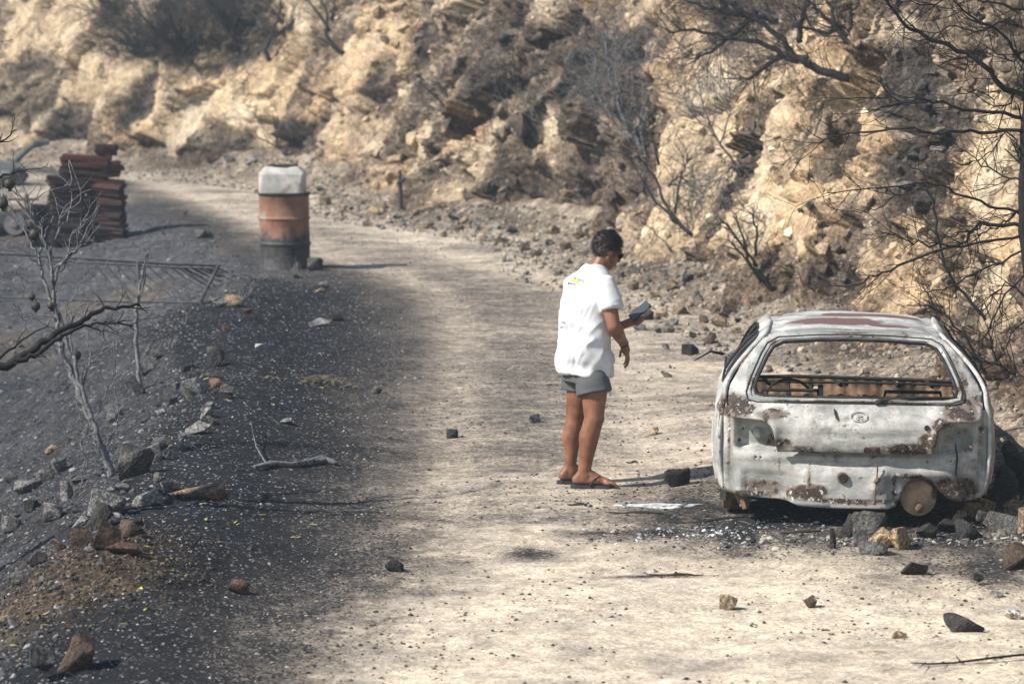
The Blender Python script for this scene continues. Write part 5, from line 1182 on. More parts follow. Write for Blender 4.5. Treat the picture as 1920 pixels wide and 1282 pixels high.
# ------------------------------------------------------------------ drum with a melted container on top
def drum_mat():
    t = NT('scorched_drum'); v = t.coord(); xyz = t.n('ShaderNodeSeparateXYZ'); t.l(v, xyz.inputs[0])
    n1 = t.noise(v, 5, 6, .65); n2 = t.noise(v, 22, 5, .65)
    red = t.mix(t.ramp(n1, .3, .7), (.21, .085, .052), (.31, .175, .115)); red = t.mix(t.ramp(n2, .55, .68, 0, .7), red, (.12, .065, .05))
    h = t.math('ADD', xyz.outputs[2], t.math('MULTIPLY', t.math('SUBTRACT', n1, .5), .45))
    c = t.mix(t.ramp(h, .50, .36), red, t.mix(t.ramp(n2, .35, .7), (.022, .022, .024), (.075, .07, .068)))
    sc_ = t.math('MULTIPLY', t.ramp(t.noise(v, 3.1, 4), .55, .66), t.ramp(xyz.outputs[2], .25, .6)); c = t.mix(t.math('MULTIPLY', sc_, .7), c, (.27, .25, .23))
    c = t.mix(t.ramp(xyz.outputs[2], .84, .86), c, (.04, .036, .034))
    return t.done(c, .62, t.bump(n2, .15, .01), spec=.35)
DP = gpix(531, 506); DP.y += .25; DP.z = hz(DP.x, DP.y)-.02
drum = thing('oil_drum', 'rusty red oil drum scorched black at the bottom, at the verge', 'drum', DP)
prof_ = [(0, .285), (.012, .292), (.02, .286), (.28, .286), (.29, .289), (.30, .300), (.312, .300), (.322, .289), (.335, .286), (.57, .286), (.58, .289), (.59, .300), (.602, .300), (.612, .289), (.625, .286), (.855, .286), (.862, .294), (.885, .296), (.888, .288), (.87, .284), (.868, .02)]
mb = MB()
R = [[Vector((r*math.cos(2*math.pi*k/48)*(1+.014*math.sin(2*math.pi*k/48*3+z*6)+.010*math.sin(2*math.pi*k/48*7-z*15)), r*math.sin(2*math.pi*k/48), z)) for k in range(48)] for z, r in prof_]
mb.rings(R); mb.obj('shell', drum_mat(), drum, smooth=True)
mb = MB(); mb.tube([Vector((.294*math.cos(2*math.pi*k/48), .294*math.sin(2*math.pi*k/48), .875)) for k in range(50)], .012, 6, cap=False); mb.obj('rim', M_SOOT, drum)
mb = MB(); mb.tube([(.12, .1, .87), (.12, .1, .89)], .03, 12); mb.obj('bung', M_SOOT, drum)
cont = thing('melted_container', 'melted white plastic container with a dark open top standing on the drum', 'container', DP+Vector((-.02, 0, .876)))
mb = MB(); R = []
for z, w, jit in ((0, .238, 0), (.015, .246, .3), (.12, .252, .35), (.225, .250, .35), (.245, .238, .35), (.30, .185, .3), (.31, .15, .2), (.30, .11, 0)):
    L = []
    for k in range(40):
        a = 2*math.pi*k/40; ca, sa = math.cos(a), math.sin(a); e = 2/8.0
        x = math.copysign(abs(ca)**e, ca)*w*1.06; y = math.copysign(abs(sa)**e, sa)*w*.72
        d = 1+.05*jit*math.sin(3*a+9*z)+.03*jit*math.sin(7*a-20*z); L.append(Vector((x*d, y*d, z+.012*math.sin(2*a+1)*jit)))
    R.append(L)
mb.rings(R); mb.obj('shell', simple('white_scorched_plastic', (.47, .45, .41), .75, var=.25, scale=7, bump=.3, dark=((.26, .2, .15), .57)), cont, smooth=False)
mb = MB(); mb.tube([Vector((.155*math.cos(2*math.pi*k/32), .11*math.sin(2*math.pi*k/32), .306+.010*math.sin(2*math.pi*k/32*2))) for k in range(34)], [.026+.006*math.sin(k) for k in range(34)], 6, cap=False)
mb.tube([(0, 0, .29), (0, 0, .308)], .13, 20); mb.obj('burnt_top', M_SOOT, cont, smooth=True)

# ------------------------------------------------------------------ stacked roof tiles
TP = gpix(160, 466); ts = sc(TP)
M_TILE = None
def tile_mat():
    t = NT('fired_clay'); oi = t.n('ShaderNodeObjectInfo'); v = t.n('ShaderNodeNewGeometry').outputs['Position']
    n1 = t.noise(v, 4, 5, .6); n2 = t.noise(v, 30, 4, .6)
    c = t.mix(t.ramp(n2, .3, .7), t.mix(1.0, oi.outputs['Color'], (.6, .6, .62), 'MULTIPLY'), t.mix(1.0, oi.outputs['Color'], (1.3, 1.25, 1.2), 'MULTIPLY'))
    c = t.mix(t.ramp(n1, .5, .66, 0, .75), c, (.055, .048, .050)); return t.done(c, .85, t.bump(n2, .2, .01), spec=.2)
M_TILE = tile_mat()
def tile_mesh():
    mb = MB(); R = []; L = .43; Wd = .27
    top_ = []; n = 11
    for k in range(n):
        u = k/(n-1); y = (u-.5)*Wd; z = .016*math.sin(u*2*math.pi*1.0+.4)+.012*math.cos(u*4*math.pi); top_.append((y, z+.014))
    loop = [(y, z+.013) for y, z in top_]+[(y, z) for y, z in reversed(top_)]
    for x in (-L/2, -L/2+.02, L/2-.03, L/2): R.append([Vector((x, y, z+(.006 if abs(x) > .19 and x > 0 else 0))) for y, z in loop])
    mb.rings(R); mb.box((0, -Wd/2-.004, .018), (L*.98, .014, .020)); mb.box((L/2-.012, 0, .034), (.02, Wd*.9, .012))
    me = mb.mesh('roof_tile'); me.materials.append(M_TILE); return me
TILE = tile_mesh()
ORD = ['topmost', 'second', 'third', 'fourth', 'fifth', 'sixth', 'seventh', 'eighth', 'ninth', 'tenth', 'eleventh', 'twelfth', 'thirteenth', 'fourteenth', 'fifteenth', 'sixteenth', 'seventeenth', 'eighteenth', 'nineteenth', 'twentieth', 'twenty-first', 'twenty-second', 'twenty-third', 'twenty-fourth', 'twenty-fifth', 'twenty-sixth']
def stack(x0, y0, z0, n, pitch, rz, desc, reds, ang=.03, sx=1.0, lean_=0.0):
    for k in range(n):
        o = link('roof_tile', TILE); q = n-1-k
        o.location = (x0+RNG.uniform(-.03, .03)+lean_*k, y0+RNG.uniform(-.03, .03), z0+k*pitch+.002*(k % 3))
        o.rotation_euler = (RNG.uniform(-.03, .03), ang+RNG.uniform(-.03, .03), rz+RNG.uniform(-.13, .13)); o.scale = (sx, 1, 1)
        f = min(1, max(0, reds+.45*(k/n)+RNG.uniform(-.25, .25))); c = (np.array((.075, .062, .070))*(1-f)+np.array((.20, .082, .06))*f)*RNG.uniform(.3, .95); o.color = (*c, 1)
        tag(o, ('topmost roof tile %s' % desc) if q == 0 else ('%s roof tile from the top %s' % (ORD[q], desc)), 'roof tile', 'stacked roof tiles', 'thing')
gz = lambda x: hz(x, TP.y+.15)
wl_, wr_ = 62/ts/.43, 74/ts/.43
xl_, xr_ = TP.x+(121-160)/ts, TP.x+(196-160)/ts
hl = (466-338)/ts; hr = (462-345)/ts; pit_l, pit_r = hl/21, hr/20
zl, zr = gz(xl_), gz(xr_)
stack(xl_, TP.y+.18, zl, 21, pit_l, .05, 'of the blue-grey front stack', -.1, .035, wl_, .0022)
stack(xr_, TP.y+.26, zr, 20, pit_r, -.08, 'of the taller rust-red front stack', .15, .085, wr_, -.0015)
stack(xl_-.05, TP.y+.50, zl, 21, pit_l, .12, 'of the rear stack at the machine side', -.1, .02, wl_)
stack(xl_-.36, TP.y+.55, gz(xl_-.36), 13, pit_l, .3, 'of the low pile against the cart side', -.2, .05, wl_*.8)
z1 = zl+21*pit_l+.005; h1 = (338-299)/ts
stack(TP.x+(155-160)/ts, TP.y+.30, z1, 7, h1/7, .03, 'of the red row bridging both stacks', .55, .07, 92/ts/.43)
stack(TP.x+(203-160)/ts, TP.y+.30, zr+20*pit_r+.03, 5, h1/7, .25, 'of the tilted pile beside the bridging row', .4, -.06, 40/ts/.43)
stack(TP.x+(193-160)/ts, TP.y+.34, z1+h1+.01, 4, (300-282)/ts/4, .1, 'of the small pile crowning everything', .2, .03, 40/ts/.43)

# ------------------------------------------------------------------ fallen gate leaning in the gully
def PD(px, py, d): return pix(px, py, d)
GB = gpix(372, 570); gd = GB.y*CT-(GB.z-CAMZ)*ST
M_GATE = simple('grey_burnt_steel', (.06, .062, .068), .7, var=.4, scale=14, dark=((.04, .038, .038), .55))
gate = thing('fallen_gate', 'burnt steel railing gate leaning over in the gully before the drum', 'gate', GB)
def gpart(name, pts, r, n=6):
    mb = MB(); mb.tube(pts, r, n); return mb.obj(name, M_GATE, gate, GB)
gpart('post', [PD(372, 570, gd), PD(410, 497, gd+.25)], .020)
gpart('rail', [PD(410, 497, gd+.25), PD(320, 494, gd+.3), PD(200, 487, gd+.4), PD(60, 478, gd+.5), PD(-60, 472, gd+.6)], .022)
gpart('rail', [PD(408, 503, gd+.22), PD(320, 501, gd+.3), PD(200, 495, gd+.38), PD(60, 487, gd+.5)], .012)
gpart('post', [PD(258, 492, gd+.32), PD(262, 545, gd+.2)], .018)
for k in range(15):
    x0 = 120+k*18.5; x1 = x0+46+k*3.2; y1 = 560-k*1.2 if k < 9 else 545-(k-9)*4
    gpart('bar', [PD(x0, 489+.03*x0*.6*.3, gd+.4-.01*k), PD((x0+x1)/2, (489+y1)/2+3, gd+.3), PD(x1, y1, gd+.18)], .0085, 5)
gpart('shadow_line', [PD(370, 568, gd), PD(250, 566, gd+.05), PD(110, 562, gd+.15), PD(-20, 556, gd+.3)], .012)  # no real rail: thin dark bar added to draw the gate's shadow line
for k in range(5): gpart('bar', [PD(330+k*14, 500+k, gd+.28), PD(395+k*6, 540-k*7, gd+.35)], .008, 5)

# ------------------------------------------------------------------ burnt machine and cart beyond the tiles
KP = gpix(20, 352); KP.z = hz(KP.x, KP.y); ks = sc(KP)
M_GREEN = simple('scorched_green_paint', (.07, .078, .08), .7, var=.35, scale=9, dark=((.035, .034, .034), .58))
mach = thing('burnt_machine', 'grey-green burnt farm machine with a raised bent arm behind the tiles', 'machine', KP)
K = lambda px, py, dd=0: pix(px, py, KP.y+dd)
mb = MB(); mb.rings([[K(-70, 345, 0), K(28, 345, 0), K(28, 345, .9), K(-70, 345, .9)], [K(-70, 318, -.02), K(42, 320, -.02), K(42, 320, .9), K(-70, 318, .9)], [K(-70, 304, .1), K(34, 304, .1), K(34, 304, .8), K(-70, 304, .8)]]); mb.obj('hull', M_GREEN, mach, KP)
mb = MB(); mb.tube([K(22, 308, .3), K(44, 288, .35), K(68, 268, .4)], [.05, .045, .04], 8); mb.tube([K(64, 270, .4), K(92, 266, .42)], [.07, .05], 8); mb.obj('arm', M_GREEN, mach, KP)
mb = MB(); c = K(34, 330, -.05); mb.tube([c+Vector((0, -.08, 0)), c+Vector((0, .12, 0))], [.13, .13], 18); mb.obj('wheel', M_SOOT, mach, KP)
mb = MB(); mb.box(K(8, 325, -.06), (.3, .04, .10)); mb.obj('cover_plate', simple('pale_plate', (.2, .205, .205), .7), mach, KP)
mb = MB(); mb.box(K(46, 330, .2), (.09, .3, .06)); mb.obj('hitch', M_SOOT, mach, KP)
QP = gpix(15, 440); QP.z = hz(QP.x, QP.y); Q = lambda px, py, dd=0: pix(px, py, QP.y+dd)
cart = thing('burnt_cart', 'low burnt wooden cart with a plank at the edge of the tiles', 'cart', QP)
mb = MB(); mb.box(Q(0, 405, .3), (.95, .7, .09)); mb.obj('bed', simple('charred_wood', (.055, .052, .055), .9, var=.4, scale=8, bump=.3), cart, QP)
mb = MB(); mb.tube([Q(-20, 420, 0), Q(28, 424, 0), Q(60, 432, .05)], [.07, .09, .05], 8); mb.obj('axle', M_SOOT, cart, QP)
mb = MB(); mb.box(Q(25, 374, .5), (.7, .18, .03)); mb.obj('plank', M_RUST, cart, QP)
mb = MB(); c = Q(28, 420, -.1); mb.tube([c+Vector((0, -.05, 0)), c+Vector((0, .05, 0))], [.15, .15], 20); mb.tube([c+Vector((0, -.07, 0)), c+Vector((0, -.05, 0))], [.05, .06], 10); mb.obj('wheel', simple('ashen_rubber', (.16, .15, .155), .9, var=.3), cart, QP)
for dx in (-30, 10, 50):
    mb = MB(); mb.box(Q(dx, 385, .3+.1*(dx > 0)), (.05, .05, .28)); mb.obj('stake', M_SOOT, cart, QP)
RP = gpix(45, 398); rub = thing('broken_board', 'rust-coloured board lying between cart and tiles', 'board', RP); mb = MB(); mb.box(RP+Vector((0, .2, .03)), (.5, .25, .03), Matrix.Rotation(.15, 3, 'Z')); mb.obj('plank', M_RUST, rub, RP)

# ------------------------------------------------------------------ debris on the ground
AP = gpix(1240, 950); mb = MB()
R = []
for i, (r_, z) in enumerate(((1.0, .0), (.93, .012), (.6, .014), (.05, .016))):
    R.append([AP+Vector((.30*r_*math.cos(a)*(1+.18*math.sin(3*a+1)+.1*math.sin(7*a)), .075*r_*math.sin(a)*(1+.25*math.sin(4*a)), z+.004*math.sin(5*a))) for a in [2*math.pi*k/48 for k in range(48)]])
mb.rings(R); o = mb.obj('metal_puddle', M_ALU, None, AP, True); o.location = AP; tag(o, 'flat puddle of melted grey metal on the dirt beside the wreck', 'debris')
def strip(px, py, L, w, rz, label, mat, name='metal_strip', cat='debris'):
    P = gpix(px, py); mb = MB(); d = Vector((math.cos(rz), math.sin(rz), 0)); pts = []
    for t in np.linspace(-.5, .5, 8): q = P+d*L*t; pts.append(Vector((q.x, q.y, hz(q.x, q.y)+w*.5+.004*math.sin(t*9))))
    mb.tube(pts, [w*(1-.7*abs(t)) for t in np.linspace(-1, 1, 8)], 6, flat=.6); o = mb.obj(name, mat, None, P, True); o.location = P; tag(o, label, cat); return o
strip(1190, 962, .36, .012, .02, 'dark thin strip lying along the metal puddle', M_SOOT); strip(1320, 978, .5, .012, -.02, 'long sooty strip on the ground under the wheel arch', M_SOOT); strip(1082, 947, .13, .014, 0, 'short charred stick near the flip-flops', M_SOOT, 'charred_stick', 'stick')
strip(1500, 998, .25, .014, .05, 'bent sooty strip before the tail of the wreck', M_SOOT); strip(1030, 722, .05, .010, 0, 'tiny charred stick behind the person', M_SOOT, 'charred_stick', 'stick'); strip(1185, 868, .09, .012, 0, 'charred splinter between person and wreck', M_SOOT, 'charred_stick', 'stick')
strip(1635, 1222, .16, .006, .05, 'thin pale straw on the near track', simple('straw', (.42, .32, .18), .9), 'straw', 'straw'); strip(1265, 1078, .32, .010, .02, 'dark line of charred bark across the track', M_SOOT, 'charred_bark', 'bark')
LP = gpix(560, 878); mb = MB()
pts = [gpix(x, y, .02) for x, y in ((478, 880), (510, 874), (545, 876), (580, 872), (605, 866), (632, 874))]
mb.tube(pts, [.012, .02, .016, .024, .035, .014], 8); mb.tube([gpix(500, 876, .02), gpix(480, 850, .05), gpix(470, 810, .08)], [.006, .005, .003], 5); mb.tube([gpix(560, 875, .02), gpix(585, 862, .03), gpix(610, 850, .03)], [.006, .004, .003], 5)
o = mb.obj('fallen_branch', M_BARK_GREY, None, LP, True); o.location = LP; tag(o, 'ashen fallen branch lying across the soot of the verge', 'branch')
TW = gpix(1820, 1248); mb = MB(); pts = [gpix(x, y, .02+.01*math.sin(x)) for x, y in ((1708, 1246), (1740, 1250), (1790, 1247), (1850, 1243), (1900, 1238), (1960, 1230))]
mb.tube(pts, [.003, .005, .006, .007, .007, .008], 6)
for x, y, dx, dy in ((1735, 1249, -12, 14), (1770, 1248, -10, 6), (1800, 1246, -8, -7), (1845, 1243, 10, -6), (1880, 1240, -6, 6)): mb.tube([gpix(x, y, .02), gpix(x+dx, y+dy, .03)], [.004, .002], 4)
o = mb.obj('fallen_twig', M_BARK_BLACK, None, TW, True); o.location = TW; tag(o, 'thin black thorny twig lying in the near corner of the track', 'twig')
MP = gpix(602, 722); mb = MB(); rr = random.Random(9)
for k in range(130):
    a = rr.uniform(0, 6.28); r_ = abs(rr.gauss(0, .12)); p = MP+Vector((r_*1.5*math.cos(a), r_*math.sin(a)+.05, 0)); p.z = hz(p.x, p.y)+.04*max(0, 1-r_/.2)
    q = p+Vector((rr.gauss(0, .06), rr.gauss(0, .05), rr.uniform(.0, .035))); mb.tube([p, p.lerp(q, .5)+Vector((0, 0, .012)), q], [.004, .003, .002], 3)
o = mb.obj('burnt_tuft', simple('burnt_straw', (.16, .13, .09), .9, var=.5), None, MP); o.location = MP; tag(o, 'flattened burnt grass tuft at the edge of the black verge', 'grass tuft', kind='stuff')
for (px, py, lb, hgt, mt) in ((322, 652, 'pale dry grass tuft standing on the verge crest', .14, 0), (275, 664, 'bushy pale dry tuft at the edge of the gully', .18, 0), (555, 510, 'dry forked stalk before the drum', .18, 0), (455, 560, 'wispy dry weeds below the drum on the gully edge', .22, 0)):
    P = gpix(px, py); mb = MB()
    for k in range(14):
        a = rr.uniform(0, 6.28); t_ = rr.uniform(.1, .7); d = Vector((math.cos(a)*t_, math.sin(a)*t_, 1)).normalized(); L_ = hgt*rr.uniform(.4, 1)
        p = P+Vector((rr.gauss(0, .03), rr.gauss(0, .03), -.01)); mb.tube([p, p+d*L_*.5, p+d*L_+Vector((d.x, d.y, 0))*.03], [.0035, .003, .0015], 3)
    o = mb.obj('dry_tuft', M_BARK_GREY, None, P); o.location = P; tag(o, lb, 'grass tuft')

# ------------------------------------------------------------------ burnt trees and shrubs
def grow(mb, p, d, L, r, depth, rr, spread=.6, curl=.25, n=4, up=.1, kids=(2, 4), taper=.55):
    pts = [Vector(p)]; rad = [r]; dd = Vector(d).normalized()
    for k in range(n):
        dd = (dd+Vector((rr.gauss(0, curl), rr.gauss(0, curl), rr.gauss(0, curl)+up))*.55).normalized()
        pts.append(pts[-1]+dd*(L/n)); rad.append(r*(1-(1-taper)*(k+1)/n))
    mb.tube(pts, rad, 3 if r < .006 else 5, cap=False)
    if depth <= 0: return
    for k in range(rr.randint(*kids)):
        i = rr.randint(1, n); a = rr.uniform(0, 6.28); s_ = spread*rr.uniform(.6, 1.4)
        t = (pts[i]-pts[i-1]).normalized(); o = t.orthogonal().normalized(); o = Matrix.Rotation(a, 3, t) @ o
        grow(mb, pts[i], t+o*s_, L*rr.uniform(.45, .8), max(rad[i]*.62, .0022), depth-1, rr, spread, curl, max(3, n-1), up, kids, taper)
def smooth_line(pts, k=4):
    P = np.array([tuple(p) for p in pts]); return [Vector(p) for p in catmull(P, k)]
def limb(mb, pts, r0, r1, rr, twigs=0, tl=.25, tr_=.004, depth=1, spread=.9, jit=.012):
    S = smooth_line(pts); n = len(S)
    S = [p+Vector((rr.gauss(0, jit), rr.gauss(0, jit), rr.gauss(0, jit)))*(0 if i in (0, n-1) else .5) for i, p in enumerate(S)]
    R = [r0+(r1-r0)*i/(n-1) for i in range(n)]; mb.tube(S, R, 7 if r0 > .012 else 5)
    for _ in range(twigs):
        i = rr.randint(1, n-1); t = (S[i]-S[i-1]).normalized(); o = Matrix.Rotation(rr.uniform(0, 6.28), 3, t) @ t.orthogonal().normalized()
        grow(mb, S[i], t+o*spread*rr.uniform(.6, 1.4), tl*rr.uniform(.4, 1.2), min(tr_, R[i]*.8), depth, rr, .7, .3, 3, .05, (1, 3))
    return S
rr = random.Random(21)
# forked fruit tree on the slope
FT = gpix(208, 893); fd0 = FT.y*CT-(FT.z-CAMZ)*ST
ft = thing('burnt_fruit_tree', 'thin ash-grey forked tree with blackened round fruit on the slope', 'tree', FT)
Z = lambda px, py, dd=0: pix(px, py, fd0+dd)
tr1 = MB(); limb(tr1, [Z(210, 898), Z(204, 872), Z(185, 830), Z(166, 782), Z(146, 728), Z(126, 680, .05), Z(112, 640, .05)], .030, .020, rr); limb(tr1, [Z(204, 880), Z(183, 815, -.05), Z(165, 765, -.06), Z(148, 715, -.06), Z(138, 668, -.05)], .020, .012, rr)
tr1.obj('trunk', M_BARK_GREY, ft, FT, True)
BR = [([(112, 640), (104, 590), (88, 545), (78, 510), (74, 470), (84, 440), (100, 405)], .016, 5), ([(112, 640), (108, 600), (100, 555), (95, 500), (88, 455), (62, 405), (45, 378), (15, 352)], .013, 6), ([(138, 668), (120, 620), (104, 565), (98, 520), (95, 470), (110, 430), (128, 405), (133, 350), (130, 300)], .012, 8), ([(100, 540), (112, 500), (140, 470), (160, 440), (180, 395), (186, 385)], .010, 8), ([(95, 510), (130, 480), (150, 460), (165, 440)], .008, 5),
      ([(78, 500), (65, 470), (50, 440), (30, 405), (12, 365)], .009, 6), ([(90, 470), (75, 440), (60, 410), (60, 380), (80, 362), (100, 355)], .007, 6), ([(66, 420), (50, 400), (52, 370), (72, 345)], .005, 4), ([(138, 668), (132, 620), (122, 580), (140, 555), (150, 530)], .007, 5), ([(110, 600), (85, 590), (60, 598), (40, 600)], .008, 4), ([(75, 500), (50, 490), (35, 500), (28, 515)], .006, 4),
      ([(150, 730), (165, 690), (168, 640), (160, 590)], .007, 5), ([(128, 690), (105, 660), (95, 640)], .005, 3), ([(208, 890), (190, 855), (172, 830), (160, 800)], .008, 4), ([(175, 800), (195, 740), (215, 700), (212, 640)], .005, 5), ([(190, 850), (222, 790), (214, 720), (220, 640), (214, 590)], .005, 6), ([(165, 880), (160, 840), (158, 800), (140, 750)], .005, 5), ([(110, 440), (118, 400), (150, 370), (130, 300)], .005, 5), ([(98, 520), (120, 500), (135, 440), (155, 420), (175, 400)], .006, 6)]
for P_, r0, tw in BR:
    mb = MB(); off = rr.uniform(-.12, .12); limb(mb, [Z(x, y, off*i/len(P_)) for i, (x, y) in enumerate(P_)], r0, max(.003, r0*.3), rr, tw, .20, .004, 1); mb.obj('branch', M_BARK_GREY, ft, FT, True)
def fruit(px, py, r, parent, P0, ZZ):
    c = ZZ(px, py); mb = MB(); mb.ellipsoid(c, (r, r, r*1.04), None, 18, 12); mb.tube([c-Vector((0, 0, r*.9)), c-Vector((0, 0, r*1.15)), c-Vector((0, 0, r*1.4))], [r*.28, r*.3, r*.36], 8); mb.tube([c+Vector((0, 0, r*.9)), c+Vector((.005, 0, r*1.7))], [.004, .003], 4); mb.obj('fruit', M_FRUIT, parent, P0, True)
for x, y, r_ in ((65, 440, .037), (67, 574, .032), (96, 572, .030), (60, 556, .024), (143, 666, .034)): fruit(x, y, r_, ft, FT, Z)
# sapling
SP = gpix(263, 738); sd0 = SP.y*CT-(SP.z-CAMZ)*ST; S_ = lambda px, py, dd=0: pix(px, py, sd0+dd)
sp = thing('burnt_sapling', 'slender straight burnt sapling standing behind the forked tree', 'tree', SP)
mb = MB(); limb(mb, [S_(264, 742), S_(260, 700), S_(257, 650), S_(255, 600), S_(256, 572)], .022, .016, rr, 2, .1); mb.obj('trunk', M_BARK_GREY, sp, SP, True)
for P_, r0 in (([(256, 575), (262, 540), (270, 500), (276, 475)], .013), ([(256, 575), (264, 550), (272, 520), (278, 470)], .010), ([(255, 572), (245, 562), (232, 545), (224, 520), (222, 508)], .009), ([(250, 568), (235, 556), (218, 553)], .006)):
    mb = MB(); limb(mb, [S_(x, y) for x, y in P_], r0, r0*.5, rr, 6, .06, .004, 0); mb.obj('branch', M_BARK_GREY, sp, SP, True)
# black branches reaching in from a tree beside the picture
BX = pix(-170, 760, 19.0); BX.z = hz(BX.x, BX.y); bt = thing('charred_tree', 'black charred tree beside the picture edge reaching in low over the slope', 'tree', BX)
E_ = lambda px, py, dd=0: pix(px, py, 19.0+dd)
mb = MB(); limb(mb, [BX-Vector((0, 0, .05)), E_(-160, 800), E_(-150, 680), E_(-140, 520), E_(-130, 380), E_(-120, 250)], .075, .03, rr); mb.obj('trunk', M_BARK_BLACK, bt, BX, True)
for P_, r0, tw in (([(-150, 700), (-60, 705), (0, 690), (40, 668), (70, 650), (110, 620), (150, 603), (180, 585), (215, 577), (262, 572)], .034, 14), ([(30, 675), (65, 665), (100, 640), (130, 622), (165, 608), (205, 606), (250, 612)], .018, 10), ([(-140, 380), (-60, 345), (0, 332), (30, 325), (52, 318)], .014, 8), ([(-140, 330), (-50, 290), (0, 266), (32, 243)], .012, 3), ([(-145, 690), (-40, 700), (10, 662), (40, 640), (90, 610)], .014, 6), ([(165, 608), (190, 622), (200, 640)], .007, 2)):
    mb = MB(); limb(mb, [E_(x, y, .02*i) for i, (x, y) in enumerate(P_)], r0, r0*.25, rr, tw, .14, .005, 1); mb.obj('branch', M_BARK_BLACK, bt, BX, True)
for P_, r0 in (([(-145, 560), (-220, 480), (-300, 430), (-360, 350)], .022), ([(-135, 400), (-200, 330), (-240, 230), (-250, 150)], .018), ([(-122, 260), (-90, 180), (-60, 90), (-70, 0)], .016), ([(-122, 260), (-160, 160), (-150, 60)], .016)):
    mb = MB(); limb(mb, [E_(x, y, .12*i) for i, (x, y) in enumerate(P_)], r0, r0*.25, rr, 12, .22, .005, 1); mb.obj('branch', M_BARK_BLACK, bt, BX, True)
for x, y, r_ in ((18, 345, .032), (5, 381, .034)): fruit(x, y, r_, bt, BX, E_)
# thin weeds and stems on the slope
for i, (px, py, top_, lb) in enumerate(((0, 990, (-5, 960), 0), (130, 830, (50, 700), 'grey bent stem low in the gully'), (45, 850, (0, 800), 'short stem at the picture edge in the gully'), (150, 920, (150, 830), 'wiry stem before the forked tree'), (430, 720, (440, 640), 0), (155, 1170, (150, 1110), 0), (345, 610, (335, 560), 'thin stalk at the gully rim below the gate'))):
    if not lb: continue
    P = gpix(px, py); d = P.y*CT-(P.z-CAMZ)*ST; mb = MB(); limb(mb, [P, pix((px+top_[0])/2+8, (py+top_[1])/2, d), pix(top_[0], top_[1], d)], .006, .003, rr, 4, .15, .003, 0); o = mb.obj('dead_stem', M_BARK_GREY, None, P, True); o.location = P; tag(o, lb, 'stem')
# tree at the right-hand picture edge, beside the cliff
RX = pix(1950, 880, 21.2); RX.z = hz(RX.x, RX.y); rt = thing('charred_thorn_tree', 'black thorny tree at the picture edge spreading branches over the wreck', 'tree', RX)
T = lambda px, py, dd=0: pix(px, py, 21.4+dd)
mb = MB(); limb(mb, [RX-Vector((0, 0, .05)), T(1946, 760), T(1940, 600), T(1928, 480), T(1921, 380), T(1922, 250), T(1930, 120), T(1940, -60)], .055, .028, rr, 10, .3, .008, 2); mb.obj('trunk', M_BARK_BLACK, rt, RX, True)
RB = [([(1921, 190), (1873, 150), (1812, 100), (1737, 70), (1690, 35), (1650, -5), (1620, -40)], .026, 26), ([(1921, 222), (1831, 206), (1746, 189), (1672, 196), (1640, 210)], .017, 16), ([(1746, 189), (1690, 186), (1611, 182), (1550, 190)], .010, 8), ([(1921, 250), (1840, 245), (1760, 250), (1690, 241), (1611, 248), (1545, 262), (1525, 268)], .016, 16), ([(1921, 404), (1854, 383), (1793, 362), (1737, 344), (1643, 355), (1550, 362)], .014, 14), ([(1690, 366), (1640, 390), (1590, 396), (1550, 385)], .006, 5),
      ([(1921, 425), (1840, 421), (1790, 462), (1690, 496), (1630, 522), (1587, 540)], .018, 20), ([(1840, 421), (1800, 440), (1770, 440)], .010, 8), ([(1921, 440), (1812, 463), (1746, 458), (1700, 448), (1667, 437)], .013, 16), ([(1921, 470), (1860, 500), (1800, 530), (1740, 545), (1722, 550)], .011, 14), ([(1925, 340), (1880, 330), (1830, 300), (1790, 270)], .010, 12), ([(1925, 120), (1870, 60), (1810, 20), (1760, -20)], .015, 22), ([(1930, 60), (1880, 40), (1830, 60), (1780, 50), (1730, 80), (1690, 70)], .012, 22), ([(1930, 20), (1860, 5), (1800, -5), (1740, 10), (1690, 5)], .012, 22), ([(1925, 560), (1890, 530), (1860, 560), (1835, 590)], .009, 10), ([(1925, 510), (1880, 560), (1850, 620), (1840, 650)], .009, 12), ([(1925, 600), (1890, 640), (1870, 680)], .008, 8), ([(1925, 150), (1880, 200), (1840, 170), (1790, 180)], .010, 14), ([(1925, 300), (1890, 250), (1850, 290), (1800, 310)], .008, 14), ([(1922, 380), (1880, 420), (1840, 440), (1800, 470), (1780, 520)], .010, 14), ([(1925, 90), (1890, 110), (1850, 90), (1800, 110), (1750, 120)], .010, 18)]
for P_, r0, tw in RB:
    mb = MB(); o_ = rr.uniform(-.3, .5); limb(mb, [T(x, y, o_*i/len(P_)) for i, (x, y) in enumerate(P_)], r0*.8, max(.003, r0*.25), rr, int(tw*1.1), .30, .0038, 1, .9, .02); mb.obj('branch', M_BARK_BLACK, rt, RX, True)
for P_, r0 in (([(1922, 380), (1980, 320), (2040, 240), (2080, 150)], .016), ([(1926, 200), (1990, 120), (2050, 60), (2090, -40)], .014), ([(1935, 0), (1900, -80), (1850, -160), (1800, -200)], .014), ([(1938, -40), (1970, -120), (1990, -220)], .014)):
    mb = MB(); limb(mb, [T(x, y, -.15*i) for i, (x, y) in enumerate(P_)], r0, r0*.25, rr, 14, .3, .004, 1, .9, .02); mb.obj('branch', M_BARK_BLACK, rt, RX, True)
